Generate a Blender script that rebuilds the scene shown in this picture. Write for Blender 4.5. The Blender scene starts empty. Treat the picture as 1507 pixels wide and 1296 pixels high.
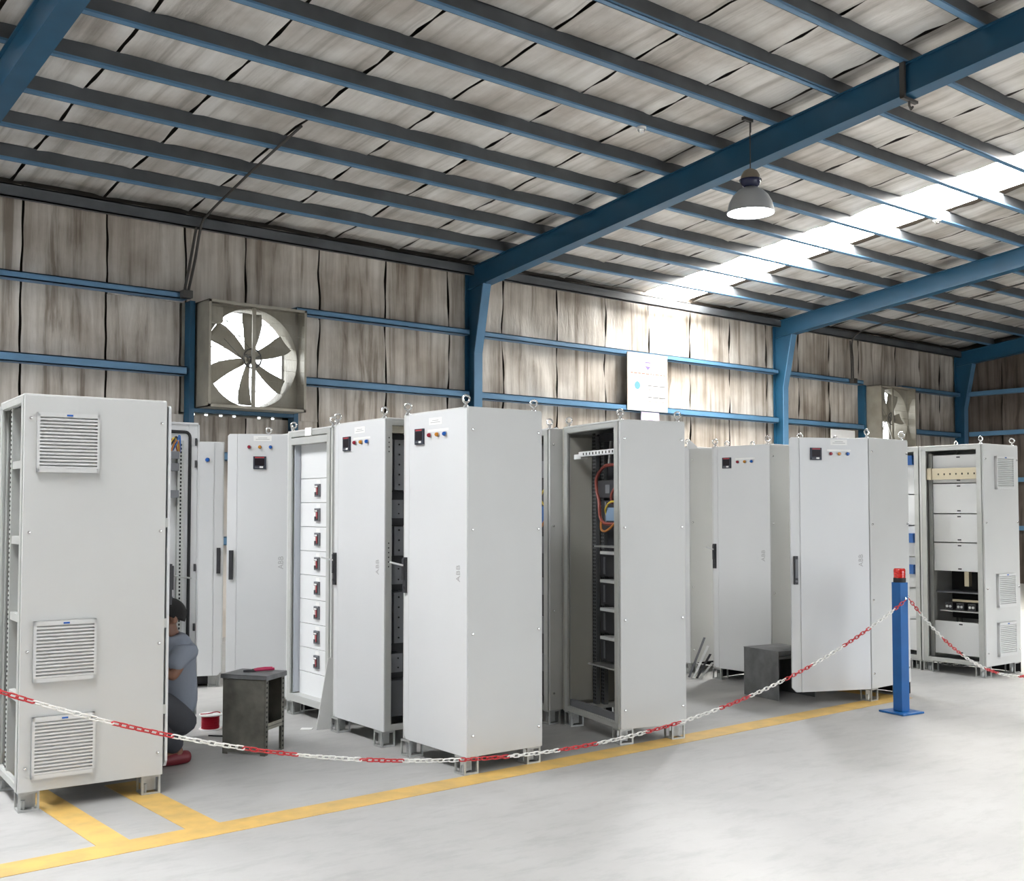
import bpy, bmesh, math, random
from mathutils import Vector, Matrix, Euler
random.seed(7)
R = math.radians
scene = bpy.context.scene
COL = scene.collection

# ------------------------------------------------------------------ camera
cam_d = bpy.data.cameras.new('camera')
cam = bpy.data.objects.new('camera', cam_d)
COL.objects.link(cam)
cam_d.sensor_width = 36.0
cam_d.lens = 1639.4 / 1507 * 36.0
cam_d.shift_y = (681.8 - 648) / 1507
cam_d.clip_end = 400
cam.location = (0, 0, 1.511)
cam.rotation_euler = (R(90 + 2.411), 0, R(-39.5))
scene.camera = cam

# ------------------------------------------------------------------ world, exposure
world = bpy.data.worlds.new('sky')
scene.world = world
world.use_nodes = True
wn = world.node_tree
for n in list(wn.nodes):
    wn.nodes.remove(n)
wo = wn.nodes.new('ShaderNodeOutputWorld')
wb = wn.nodes.new('ShaderNodeBackground')
wb.inputs['Color'].default_value = (0.90, 0.95, 1.0, 1)
wb.inputs['Strength'].default_value = 7.0
wn.links.new(wb.outputs[0], wo.inputs[0])
scene.view_settings.view_transform = 'Standard'
scene.view_settings.look = 'None'
scene.view_settings.gamma = 1.0
scene.view_settings.use_curve_mapping = False
scene.view_settings.exposure = 0.0
SKYLIGHT_STRENGTH = 60.0           # the strip in view
SKYLIGHT_STRENGTH_LEFT = 28.0      # dimmer unseen strip to the left, added to light the cabinet fronts
LAMP_SPOT = 210.0
LAMP_DISC = 30.0

XL, YS = -9.0, -7.0              # walls outside the picture (left, behind the camera)
GATE = (6.5, 15.0, 3.9)          # gateway added in the unseen wall for fill light: x0, x1, height
pd = bpy.data.lights.new('gateway_sky_portal', 'AREA'); pd.shape = 'RECTANGLE'; pd.size = GATE[1] - GATE[0]; pd.size_y = GATE[2]
pd.cycles.is_portal = True       # only guides sky sampling, gives no light of its own
po_ = bpy.data.objects.new('gateway_sky_portal', pd); COL.objects.link(po_)
po_.location = ((GATE[0] + GATE[1])/2, YS - 0.13, GATE[2]/2); po_.rotation_euler = (R(90), 0, 0)

# ------------------------------------------------------------------ helpers
class MB:
    """collects geometry for one mesh object"""
    def __init__(self):
        self.v = []; self.f = []; self.m = []; self.mi = 0
    def _add(self, vs, fs):
        o = len(self.v)
        self.v.extend([tuple(p) for p in vs])
        for f in fs:
            self.f.append(tuple(i + o for i in f)); self.m.append(self.mi)
    def box(self, x0, x1, y0, y1, z0, z1):
        vs = [(x0,y0,z0),(x1,y0,z0),(x1,y1,z0),(x0,y1,z0),(x0,y0,z1),(x1,y0,z1),(x1,y1,z1),(x0,y1,z1)]
        self._add(vs, [(0,3,2,1),(4,5,6,7),(0,1,5,4),(1,2,6,5),(2,3,7,6),(3,0,4,7)])
        return self
    def obox(self, c, ax, ay, az):
        """box from a centre and three half-axis vectors"""
        c, ax, ay, az = Vector(c), Vector(ax), Vector(ay), Vector(az)
        vs = [c-ax-ay-az, c+ax-ay-az, c+ax+ay-az, c-ax+ay-az, c-ax-ay+az, c+ax-ay+az, c+ax+ay+az, c-ax+ay+az]
        self._add(vs, [(0,3,2,1),(4,5,6,7),(0,1,5,4),(1,2,6,5),(2,3,7,6),(3,0,4,7)])
        return self
    def prism(self, poly, d0, d1, axis='z'):
        """poly: list of 2d points, extruded along axis"""
        def P(a, b, d):
            return {'z': (a, b, d), 'y': (a, d, b), 'x': (d, a, b)}[axis]
        n = len(poly)
        vs = [P(a, b, d0) for a, b in poly] + [P(a, b, d1) for a, b in poly]
        fs = [tuple(range(n))[::-1], tuple(range(n, 2*n))]
        fs += [(i, (i+1) % n, (i+1) % n + n, i + n) for i in range(n)]
        self._add(vs, fs)
        return self
    def cyl(self, p0, p1, r0, r1=None, n=12, caps=True):
        r1 = r0 if r1 is None else r1
        p0, p1 = Vector(p0), Vector(p1)
        d = (p1 - p0).normalized()
        a = d.orthogonal().normalized(); b = d.cross(a)
        vs = []
        for p, r in ((p0, r0), (p1, r1)):
            for i in range(n):
                t = 2*math.pi*i/n
                vs.append(p + a*(r*math.cos(t)) + b*(r*math.sin(t)))
        fs = [(i, (i+1) % n, (i+1) % n + n, i + n) for i in range(n)]
        if caps:
            fs += [tuple(range(n))[::-1], tuple(range(n, 2*n))]
        self._add(vs, fs)
        return self
    def tube(self, pts, r, n=8, closed=False):
        pts = [Vector(p) for p in pts]
        k = len(pts); vs = []; ref = None
        for i, p in enumerate(pts):
            if closed:
                d = (pts[(i+1) % k] - pts[i-1]).normalized()
            else:
                d = (pts[min(i+1, k-1)] - pts[max(i-1, 0)]).normalized()
            if ref is None:
                ref = d.orthogonal().normalized()
            a = (ref - d*ref.dot(d)).normalized(); ref = a
            b = d.cross(a)
            for j in range(n):
                t = 2*math.pi*j/n
                vs.append(p + a*(r*math.cos(t)) + b*(r*math.sin(t)))
        fs = []
        for i in range(k if closed else k-1):
            i2 = (i+1) % k
            for j in range(n):
                j2 = (j+1) % n
                fs.append((i*n+j, i*n+j2, i2*n+j2, i2*n+j))
        if not closed:
            fs += [tuple(range(n))[::-1], tuple(range((k-1)*n, k*n))]
        self._add(vs, fs)
        return self
    def lathe(self, prof, c, n=24, axis='z', cap=False):
        cx, cy, cz = c; vs = []
        for r, h in prof:
            for i in range(n):
                t = 2*math.pi*i/n
                a, b = r*math.cos(t), r*math.sin(t)
                vs.append({'z': (cx+a, cy+b, cz+h), 'y': (cx+a, cy+h, cz+b), 'x': (cx+h, cy+a, cz+b)}[axis])
        fs = []
        for k in range(len(prof)-1):
            for i in range(n):
                i2 = (i+1) % n
                fs.append((k*n+i, k*n+i2, (k+1)*n+i2, (k+1)*n+i))
        if cap:
            fs += [tuple(range(n))[::-1], tuple(range((len(prof)-1)*n, len(prof)*n))]
        self._add(vs, fs)
        return self
    def grid(self, fn, nu, nv):
        vs = [fn(i/nu, j/nv) for j in range(nv+1) for i in range(nu+1)]
        fs = [(j*(nu+1)+i, j*(nu+1)+i+1, (j+1)*(nu+1)+i+1, (j+1)*(nu+1)+i) for j in range(nv) for i in range(nu)]
        self._add(vs, fs)
        return self
    def mesh(self, name, mats, smooth=False):
        me = bpy.data.meshes.new(name)
        me.from_pydata(self.v, [], self.f)
        if not isinstance(mats, (list, tuple)):
            mats = [mats]
        for m in mats:
            me.materials.append(m)
        if len(mats) > 1:
            me.polygons.foreach_set('material_index', self.m)
        bm = bmesh.new(); bm.from_mesh(me)
        bmesh.ops.recalc_face_normals(bm, faces=bm.faces)
        bm.to_mesh(me); bm.free()
        if smooth:
            me.polygons.foreach_set('use_smooth', [True]*len(me.polygons))
            try:
                me.set_sharp_from_angle(angle=R(40))
            except Exception:
                pass
        me.update()
        return me
    def build(self, name, mats, parent=None, smooth=False, bevel=0.0, loc=None, rotz=0.0, kind=None):
        o = bpy.data.objects.new(name, self.mesh(name, mats, smooth))
        COL.objects.link(o)
        if parent is not None:
            o.parent = parent
        if loc is not None:
            o.location = loc
        o.rotation_euler.z = rotz
        if bevel:
            md = o.modifiers.new('bevel', 'BEVEL'); md.width = bevel; md.segments = 2; md.limit_method = 'ANGLE'
        if kind:
            o['kind'] = kind
        return o

def inst(name, mesh, parent=None, loc=(0, 0, 0), rot=(0, 0, 0), scale=None):
    o = bpy.data.objects.new(name, mesh)
    COL.objects.link(o)
    if parent is not None:
        o.parent = parent
    o.location = loc; o.rotation_euler = rot
    if scale:
        o.scale = scale
    return o

def tag(o, label=None, cat=None, group=None, kind=None):
    if label: o['label'] = label
    if cat: o['category'] = cat
    if group: o['group'] = group
    if kind: o['kind'] = kind
    return o

def empty(name, loc, rotz=0.0, label=None, cat=None, group=None, kind=None):
    o = bpy.data.objects.new(name, None)
    COL.objects.link(o)
    o.empty_display_size = 0.1
    o.location = loc; o.rotation_euler.z = rotz
    return tag(o, label, cat, group, kind)

def text_mesh(s, size, mat, depth=0.0006):
    cu = bpy.data.curves.new('text', 'FONT')
    cu.body = s; cu.size = size; cu.extrude = depth; cu.align_x = 'CENTER'; cu.align_y = 'CENTER'
    cu.resolution_u = 2
    t = bpy.data.objects.new('text', cu)
    COL.objects.link(t)
    dg = bpy.context.evaluated_depsgraph_get()
    me = bpy.data.meshes.new_from_object(t.evaluated_get(dg))
    me.materials.clear(); me.materials.append(mat)
    bpy.data.objects.remove(t, do_unlink=True)
    return me

# ------------------------------------------------------------------ materials
MATS = {}
def mat(name, col, rough=0.5, metal=0.0, noise=0.0, nscale=6.0, bump=0.0, bscale=60.0, emit=None, estr=0.0, spec=0.5):
    if name in MATS:
        return MATS[name]
    m = bpy.data.materials.new(name); m.use_nodes = True
    nt = m.node_tree; b = nt.nodes['Principled BSDF']
    b.inputs['Roughness'].default_value = rough
    b.inputs['Metallic'].default_value = metal
    b.inputs['Specular IOR Level'].default_value = spec
    b.inputs['Base Color'].default_value = (*col, 1)
    if noise > 0:
        tc = nt.nodes.new('ShaderNodeTexCoord')
        nz = nt.nodes.new('ShaderNodeTexNoise'); nz.inputs['Scale'].default_value = nscale; nz.inputs['Detail'].default_value = 5
        nt.links.new(tc.outputs['Object'], nz.inputs['Vector'])
        cr = nt.nodes.new('ShaderNodeValToRGB')
        cr.color_ramp.elements[0].position = 0.3; cr.color_ramp.elements[1].position = 0.7
        cr.color_ramp.elements[0].color = (*[c*(1-noise) for c in col], 1)
        cr.color_ramp.elements[1].color = (*[min(1, c*(1+noise*0.6)) for c in col], 1)
        nt.links.new(nz.outputs['Fac'], cr.inputs['Fac'])
        nt.links.new(cr.outputs['Color'], b.inputs['Base Color'])
    if bump > 0:
        tc = nt.nodes.new('ShaderNodeTexCoord')
        nz = nt.nodes.new('ShaderNodeTexNoise'); nz.inputs['Scale'].default_value = bscale; nz.inputs['Detail'].default_value = 3
        bp = nt.nodes.new('ShaderNodeBump'); bp.inputs['Strength'].default_value = bump; bp.inputs['Distance'].default_value = 0.01
        nt.links.new(tc.outputs['Object'], nz.inputs['Vector'])
        nt.links.new(nz.outputs['Fac'], bp.inputs['Height'])
        nt.links.new(bp.outputs['Normal'], b.inputs['Normal'])
    if emit:
        b.inputs['Emission Color'].default_value = (*emit, 1)
        b.inputs['Emission Strength'].default_value = estr
    MATS[name] = m
    return m

M_CAB = mat('cabinet_grey_powder_coat', (0.60, 0.605, 0.59), 0.42, noise=0.03, nscale=2.0, bump=0.03, bscale=400)
M_DOOR = mat('cabinet_door_powder_coat', (0.66, 0.67, 0.675), 0.40, noise=0.02, nscale=2.0, bump=0.03, bscale=400)
M_WHITE = mat('white_plate', (0.72, 0.73, 0.73), 0.4)
M_GALV = mat('galvanised_steel', (0.46, 0.47, 0.46), 0.42, 0.55, noise=0.18, nscale=18)
M_GALVL = mat('galvanised_frame', (0.50, 0.51, 0.49), 0.45, 0.25, noise=0.04, nscale=9)
M_CHROME = mat('zinc_plated', (0.75, 0.75, 0.74), 0.22, 0.9)
M_DARK = mat('dark_component', (0.035, 0.035, 0.04), 0.5)
M_MIDG = mat('grey_component', (0.16, 0.165, 0.18), 0.5)
M_BLACK = mat('black_rubber', (0.012, 0.012, 0.014), 0.6)
M_HOLE = mat('hole', (0.02, 0.02, 0.02), 0.9)
M_TAG = mat('white_label', (0.82, 0.82, 0.80), 0.5)
M_RED = mat('red_lens', (0.28, 0.012, 0.03), 0.25)
M_ORANGE = mat('amber_lens', (0.55, 0.22, 0.02), 0.25)
M_BLUEL = mat('blue_lens', (0.01, 0.10, 0.42), 0.25)
M_METER = mat('meter_bezel', (0.04, 0.045, 0.062), 0.5, spec=0.3)
M_SCREEN = mat('meter_screen', (0.012, 0.008, 0.012), 0.45, spec=0.2)
M_PRINT = mat('pale_print', (0.40, 0.40, 0.40), 0.6)
M_REDPRINT = mat('red_print', (0.40, 0.03, 0.04), 0.5)
M_INNER = mat('inner_panel', (0.42, 0.415, 0.37), 0.5, noise=0.06, nscale=3)
M_LOUV = mat('louvre_plastic', (0.64, 0.645, 0.635), 0.45)
M_BEIGE = mat('beige_plastic', (0.52, 0.49, 0.40), 0.5)
M_BRASS = mat('tinned_copper_bar', (0.55, 0.49, 0.36), 0.35, 0.6)
M_YELLOW = None
M_STEELB = mat('blue_paint_steel', (0.012, 0.08, 0.155), 0.40, noise=0.12, nscale=3)
M_PURL = mat('shade_grey_paint_steel', (0.085, 0.092, 0.100), 0.5, noise=0.3, nscale=2.5)
M_GIRT = mat('light_blue_paint_steel', (0.10, 0.225, 0.37), 0.42, noise=0.12, nscale=3)
M_POST = mat('post_blue_paint', (0.008, 0.115, 0.36), 0.35, noise=0.15, nscale=5)
M_CHW = mat('chain_white', (0.78, 0.77, 0.73), 0.4)
M_CHR = mat('chain_red', (0.52, 0.035, 0.04), 0.4)
M_BEACON = mat('beacon_red_lens', (0.62, 0.02, 0.015), 0.12, spec=0.8)
M_GREYBOX = mat('worn_grey_paint', (0.17, 0.175, 0.18), 0.5, noise=0.3, nscale=9, bump=0.1)
M_STOOL = mat('worn_galvanised_sheet', (0.17, 0.165, 0.14), 0.5, 0.2, noise=0.35, nscale=10, bump=0.1)
M_FAN = mat('fan_galvanised', (0.34, 0.315, 0.26), 0.45, 0.3, noise=0.2, nscale=4)
M_CONDUIT = mat('conduit_dark', (0.06, 0.055, 0.05), 0.5)
M_SHADE = mat('lamp_shade_grey', (0.42, 0.43, 0.44), 0.35, 0.3)
M_LAMPCAP = mat('lamp_cap_brown', (0.20, 0.165, 0.12), 0.5)

def yellow_paint():
    m = bpy.data.materials.new('yellow_floor_paint'); m.use_nodes = True
    nt = m.node_tree; b = nt.nodes['Principled BSDF']; b.inputs['Roughness'].default_value = 0.5
    tc = nt.nodes.new('ShaderNodeTexCoord')
    nz = nt.nodes.new('ShaderNodeTexNoise'); nz.inputs['Scale'].default_value = 7; nz.inputs['Detail'].default_value = 8
    cr = nt.nodes.new('ShaderNodeValToRGB')
    cr.color_ramp.elements[0].position = 0.28; cr.color_ramp.elements[0].color = (0.52, 0.35, 0.12, 1)
    cr.color_ramp.elements[1].position = 0.6; cr.color_ramp.elements[1].color = (0.70, 0.45, 0.13, 1)
    nt.links.new(tc.outputs['Object'], nz.inputs['Vector']); nt.links.new(nz.outputs['Fac'], cr.inputs['Fac'])
    nt.links.new(cr.outputs['Color'], b.inputs['Base Color'])
    return m
M_YELLOW = yellow_paint()

def concrete():
    m = bpy.data.materials.new('polished_concrete'); m.use_nodes = True
    nt = m.node_tree; b = nt.nodes['Principled BSDF']
    tc = nt.nodes.new('ShaderNodeTexCoord')
    n1 = nt.nodes.new('ShaderNodeTexNoise'); n1.inputs['Scale'].default_value = 0.9; n1.inputs['Detail'].default_value = 8; n1.inputs['Roughness'].default_value = 0.65
    mp = nt.nodes.new('ShaderNodeMapping'); mp.inputs['Scale'].default_value = (1.0, 2.6, 1); mp.inputs['Rotation'].default_value = (0, 0, 0.5)
    n2 = nt.nodes.new('ShaderNodeTexNoise'); n2.inputs['Scale'].default_value = 3.0; n2.inputs['Detail'].default_value = 10; n2.inputs['Roughness'].default_value = 0.7
    nt.links.new(tc.outputs['Object'], n1.inputs['Vector']); nt.links.new(tc.outputs['Object'], mp.inputs['Vector']); nt.links.new(mp.outputs['Vector'], n2.inputs['Vector'])
    c1 = nt.nodes.new('ShaderNodeValToRGB')
    c1.color_ramp.elements[0].position = 0.3; c1.color_ramp.elements[0].color = (0.37, 0.365, 0.352, 1)
    c1.color_ramp.elements[1].position = 0.7; c1.color_ramp.elements[1].color = (0.46, 0.455, 0.442, 1)
    c2 = nt.nodes.new('ShaderNodeValToRGB')
    c2.color_ramp.elements[0].position = 0.33; c2.color_ramp.elements[0].color = (0.84, 0.84, 0.84, 1)
    c2.color_ramp.elements[1].position = 0.52; c2.color_ramp.elements[1].color = (1, 1, 1, 1)
    mx = nt.nodes.new('ShaderNodeMix'); mx.data_type = 'RGBA'; mx.blend_type = 'MULTIPLY'; mx.inputs['Factor'].default_value = 1.0
    nt.links.new(n1.outputs['Fac'], c1.inputs['Fac']); nt.links.new(n2.outputs['Fac'], c2.inputs['Fac'])
    nt.links.new(c1.outputs['Color'], mx.inputs['A']); nt.links.new(c2.outputs['Color'], mx.inputs['B'])
    nt.links.new(mx.outputs['Result'], b.inputs['Base Color'])
    rr = nt.nodes.new('ShaderNodeMapRange'); rr.inputs['To Min'].default_value = 0.38; rr.inputs['To Max'].default_value = 0.6
    nt.links.new(n2.outputs['Fac'], rr.inputs['Value']); nt.links.new(rr.outputs['Result'], b.inputs['Roughness'])
    bp = nt.nodes.new('ShaderNodeBump'); bp.inputs['Strength'].default_value = 0.05
    nt.links.new(n2.outputs['Fac'], bp.inputs['Height']); nt.links.new(bp.outputs['Normal'], b.inputs['Normal'])
    return m
M_FLOOR = concrete()

def foil(name, scale_streak, scale_weave, dark, mid, light, rough=0.42, metal=0.25):
    """dusty foil insulation: long dirt streaks, fine weave, per-sheet shift"""
    m = bpy.data.materials.new(name); m.use_nodes = True
    nt = m.node_tree; b = nt.nodes['Principled BSDF']
    tc = nt.nodes.new('ShaderNodeTexCoord'); oi = nt.nodes.new('ShaderNodeObjectInfo')
    vm = nt.nodes.new('ShaderNodeVectorMath'); vm.operation = 'SCALE'; vm.inputs[0].default_value = (31, 17, 23)
    nt.links.new(oi.outputs['Random'], vm.inputs['Scale'])
    ad = nt.nodes.new('ShaderNodeVectorMath'); ad.operation = 'ADD'
    nt.links.new(tc.outputs['Object'], ad.inputs[0]); nt.links.new(vm.outputs['Vector'], ad.inputs[1])
    mp = nt.nodes.new('ShaderNodeMapping'); mp.inputs['Scale'].default_value = scale_streak
    nt.links.new(ad.outputs['Vector'], mp.inputs['Vector'])
    n1 = nt.nodes.new('ShaderNodeTexNoise'); n1.inputs['Scale'].default_value = 1.0; n1.inputs['Detail'].default_value = 7; n1.inputs['Roughness'].default_value = 0.6
    nt.links.new(mp.outputs['Vector'], n1.inputs['Vector'])
    cr = nt.nodes.new('ShaderNodeValToRGB'); e = cr.color_ramp.elements
    e[0].position = 0.36; e[0].color = (*dark, 1); e[1].position = 0.66; e[1].color = (*light, 1)
    k = e.new(0.47); k.color = (*mid, 1)
    nt.links.new(n1.outputs['Fac'], cr.inputs['Fac'])
    # blotches
    n3 = nt.nodes.new('ShaderNodeTexNoise'); n3.inputs['Scale'].default_value = 1.3; n3.inputs['Detail'].default_value = 5
    nt.links.new(ad.outputs['Vector'], n3.inputs['Vector'])
    c3 = nt.nodes.new('ShaderNodeValToRGB'); c3.color_ramp.elements[0].position = 0.35; c3.color_ramp.elements[0].color = (0.66, 0.63, 0.6, 1)
    c3.color_ramp.elements[1].position = 0.58; c3.color_ramp.elements[1].color = (1, 1, 1, 1)
    nt.links.new(n3.outputs['Fac'], c3.inputs['Fac'])
    mx = nt.nodes.new('ShaderNodeMix'); mx.data_type = 'RGBA'; mx.blend_type = 'MULTIPLY'; mx.inputs['Factor'].default_value = 1.0
    nt.links.new(cr.outputs['Color'], mx.inputs['A']); nt.links.new(c3.outputs['Color'], mx.inputs['B'])
    nt.links.new(mx.outputs['Result'], b.inputs['Base Color'])
    b.inputs['Roughness'].default_value = rough; b.inputs['Metallic'].default_value = metal
    mp2 = nt.nodes.new('ShaderNodeMapping'); mp2.inputs['Scale'].default_value = scale_weave
    nt.links.new(ad.outputs['Vector'], mp2.inputs['Vector'])
    n2 = nt.nodes.new('ShaderNodeTexNoise'); n2.inputs['Scale'].default_value = 1.0; n2.inputs['Detail'].default_value = 4
    nt.links.new(mp2.outputs['Vector'], n2.inputs['Vector'])
    bp = nt.nodes.new('ShaderNodeBump'); bp.inputs['Strength'].default_value = 0.35; bp.inputs['Distance'].default_value = 0.02
    nt.links.new(n2.outputs['Fac'], bp.inputs['Height']); nt.links.new(bp.outputs['Normal'], b.inputs['Normal'])
    return m
M_FOILW = foil('wall_foil_insulation', (9.0, 9.0, 0.40), (30, 30, 6.0), (0.28, 0.235, 0.19), (0.52, 0.47, 0.41), (0.70, 0.655, 0.595), 0.5, 0.0)
M_FOILR = foil('roof_foil_insulation', (7.0, 0.30, 1.0), (24, 8.0, 12), (0.46, 0.435, 0.40), (0.66, 0.635, 0.60), (0.78, 0.76, 0.73), 0.5, 0.0)
M_FOIL_SHADE = foil('shade_toned_wall_insulation', (9.0, 9.0, 0.40), (30, 30, 6.0), (0.06, 0.045, 0.036), (0.12, 0.095, 0.078), (0.17, 0.14, 0.118), 0.6, 0.0)  # wall foil darkened to carry the shade of the far end
M_BOUNCE = mat('bounce_white_sheet', (0.74, 0.73, 0.70), 0.6)  # for the unseen left wall, white chosen to bounce light inward
M_SHEET = mat('corrugated_steel_backing', (0.05, 0.04, 0.03), 0.7)

# ------------------------------------------------------------------ building geometry constants
SL = 0.11874                       # roof slope
def zr(y): return 6.381 - SL*y     # rafter top
YW = 12.48                         # wall insulation plane
YG = 12.30                         # girt front plane
XE = 22.85                         # right end wall
FRAMES = (2.55, 9.50, 16.45, 22.75)
PURL0, PURLD = 11.62, 0.7545
FAN1 = (5.39, 6.65, 2.70, 3.94)
FAN2 = (19.13, 20.36, 2.70, 3.94)
SLIT = (2.632, 2.66)                # gap in the sheeting under the big fan, closed by short flashings
FAN1H = (FAN1[0] - 0.14, FAN1[1], SLIT[0], FAN1[3])
SKY0, SKY1 = 13.10, 14.25
SKA, SKB = -0.65, 0.50               # added unseen strip two bays to the left

# ------------------------------------------------------------------ floor
fb = MB().box(-30, 40, -30, YW + 0.1, -0.12, 0.0)
floor = fb.build('floor', M_FLOOR); tag(floor, 'pale polished concrete floor of the workshop', 'floor', kind='structure')
out = MB().box(-80, 90, YW + 0.8, 120, -0.4, -0.3)
tag(out.build('ground_outside', mat('pale_ground', (0.5, 0.48, 0.44), 0.8)), 'pale sunlit ground outside the wall', 'ground', kind='structure')

# ------------------------------------------------------------------ ceiling: backing sheet > insulation sheets, purlins, skylight
def roof_box(mb, x0, x1, y0, y1, off, th):
    a, b2 = zr(y0) + off, zr(y1) + off
    vs = [(x0,y0,a),(x1,y0,a),(x1,y1,b2),(x0,y1,b2),(x0,y0,a+th),(x1,y0,a+th),(x1,y1,b2+th),(x0,y1,b2+th)]
    mb._add(vs, [(0,3,2,1),(4,5,6,7),(0,1,5,4),(1,2,6,5),(2,3,7,6),(3,0,4,7)])
YR0 = -7.0
YSK = 0.6                           # the left skylight sheets run from the eave up to here
YSR = 3.4                           # and the right ones up to here
cb = MB()
roof_box(cb, -9, SKA, YR0, YW + 0.9, 0.24, 0.03)
roof_box(cb, SKB, SKY0, YR0, YW + 0.9, 0.24, 0.03)
roof_box(cb, SKY1, XE + 0.6, YR0, YW + 0.9, 0.24, 0.03)
roof_box(cb, SKA, SKB, YR0, YSK, 0.20, 0.05); roof_box(cb, SKY0, SKY1, YR0, YSR, 0.20, 0.05)
ceiling = cb.build('ceiling', M_SHEET)
tag(ceiling, 'low sloping workshop roof lined with stained foil insulation', 'ceiling', kind='structure')

def wob(seed, amp):
    rr = random.Random(seed)
    ks = [(rr.uniform(0.8, 2.6), rr.uniform(0, 6.3), rr.uniform(0.3, 1)) for _ in range(4)]
    ks += [(rr.uniform(5, 9), rr.uniform(0, 6.3), 0.35)]
    return lambda t: amp*sum(a*math.sin(k*t*2 + p) for k, p, a in ks)/2.5

seams_roof0 = [-8.65 + k*1.0 for k in range(0, 9)]
seams_roof = [SKB] + [1.35 + k*1.0 for k in range(0, 12)] + [13.10]
seams_roof2 = [14.25 + k*1.0 for k in range(0, 9)] + [XE + 0.1]
def roof_strip(x0, x1, i, straight0=False, straight1=False):
    w0 = (lambda t: 0) if straight0 else wob(100 + i, 0.022)
    w1 = (lambda t: 0) if straight1 else wob(101 + i, 0.022)
    rr = random.Random(900 + i)
    sag = rr.uniform(0.006, 0.02); ph = rr.uniform(0, 6)
    def fn(s, t):
        y = YR0 + (YW + 0.02 - YR0)*t
        xa = x0 + 0.017 + w0(y); xb = x1 - 0.017 + w1(y)
        x = xa + (xb - xa)*s
        d = sag*math.sin(math.pi*s)*(0.6 + 0.4*math.sin(2*math.pi*(y - PURL0)/PURLD + ph))
        edge = 0.022*((abs(2*s - 1))**8)*math.sin(y*7 + i)
        return (x, y, zr(y) + 0.165 - d - abs(edge) + 0.006*math.sin(y*3.1 + x*5))
    o = MB().grid(fn, 8, 90).build('insulation_sheet', M_FOILR, ceiling, smooth=True)
    return o
n = 0
for sl in (seams_roof0, seams_roof, seams_roof2):
    for a, b2 in zip(sl[:-1], sl[1:]):
        if b2 - a > 0.2:
            roof_strip(a, b2, n, a in (SKY1, SKB), b2 in (SKY0, SKA))
        n += 1

# purlins: cold formed channel, one per bay and line, resting on the rafters
def purlin_mesh(L):
    mb = MB(); t = 0.012; h = 0.155; w = 0.062
    mb.box(0, L, 0, t, 0.02, h)           # web, facing the room, dusty grey darkened for its shade
    mb.mi = 1
    mb.box(0, L, -0.002, t, 0, 0.02); mb.box(0, L, 0, w, 0, t)   # lower flange, lighter blue stands in for light off the floor
    mb.mi = 0
    mb.box(0, L, 0, w, h - t, h)
    mb.box(0, L, w - t*0.6, w, 0, 0.022)
    return mb.mesh('purlin', [M_PURL, M_GIRT])
bays = [(-9.0, 2.55), (2.55, 9.50), (9.50, 16.45), (16.45, XE)]
pm = {b2: purlin_mesh(b2[1] - b2[0]) for b2 in bays}
for k in range(0, 17):
    y = PURL0 - k*PURLD
    for b2 in bays:
        o = inst('purlin', pm[b2], ceiling, (b2[0], y, zr(y) + 0.004), (-math.atan(SL), 0, 0))
for b2 in bays:
    mb = MB(); L = b2[1] - b2[0]
    mb.box(0, L, 0, 0.014, 0, 0.14); mb.box(0, L, 0, 0.07, 0, 0.014); mb.box(0, L, 0, 0.07, 0.126, 0.14)
    mb.build('eave_strut', M_PURL, ceiling, loc=(b2[0], YG - 0.02, 4.805))

# skylight: one translucent strip, daylight glowing through it
M_SKY = mat('translucent_roof_sheet', (0.85, 0.85, 0.82), 0.5, emit=(1.0, 0.97, 0.92), estr=SKYLIGHT_STRENGTH)
M_SKY_ADDED = mat('added_skylight_glow', (0.85, 0.85, 0.82), 0.5, emit=(0.97, 0.98, 1.0), estr=SKYLIGHT_STRENGTH_LEFT)
mb = MB()
roof_box(mb, SKY0 + 0.004, SKY1 - 0.004, YSR, YW + 0.4, 0.20, 0.004)
sk = mb.build('skylight_panel', M_SKY, ceiling); sk['label'] = 'glowing translucent skylight strip'
mb = MB()
roof_box(mb, SKA + 0.004, SKB - 0.004, YSK, YW + 0.4, 0.20, 0.004)
mb.build('skylight_panel', M_SKY_ADDED, ceiling)

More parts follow.
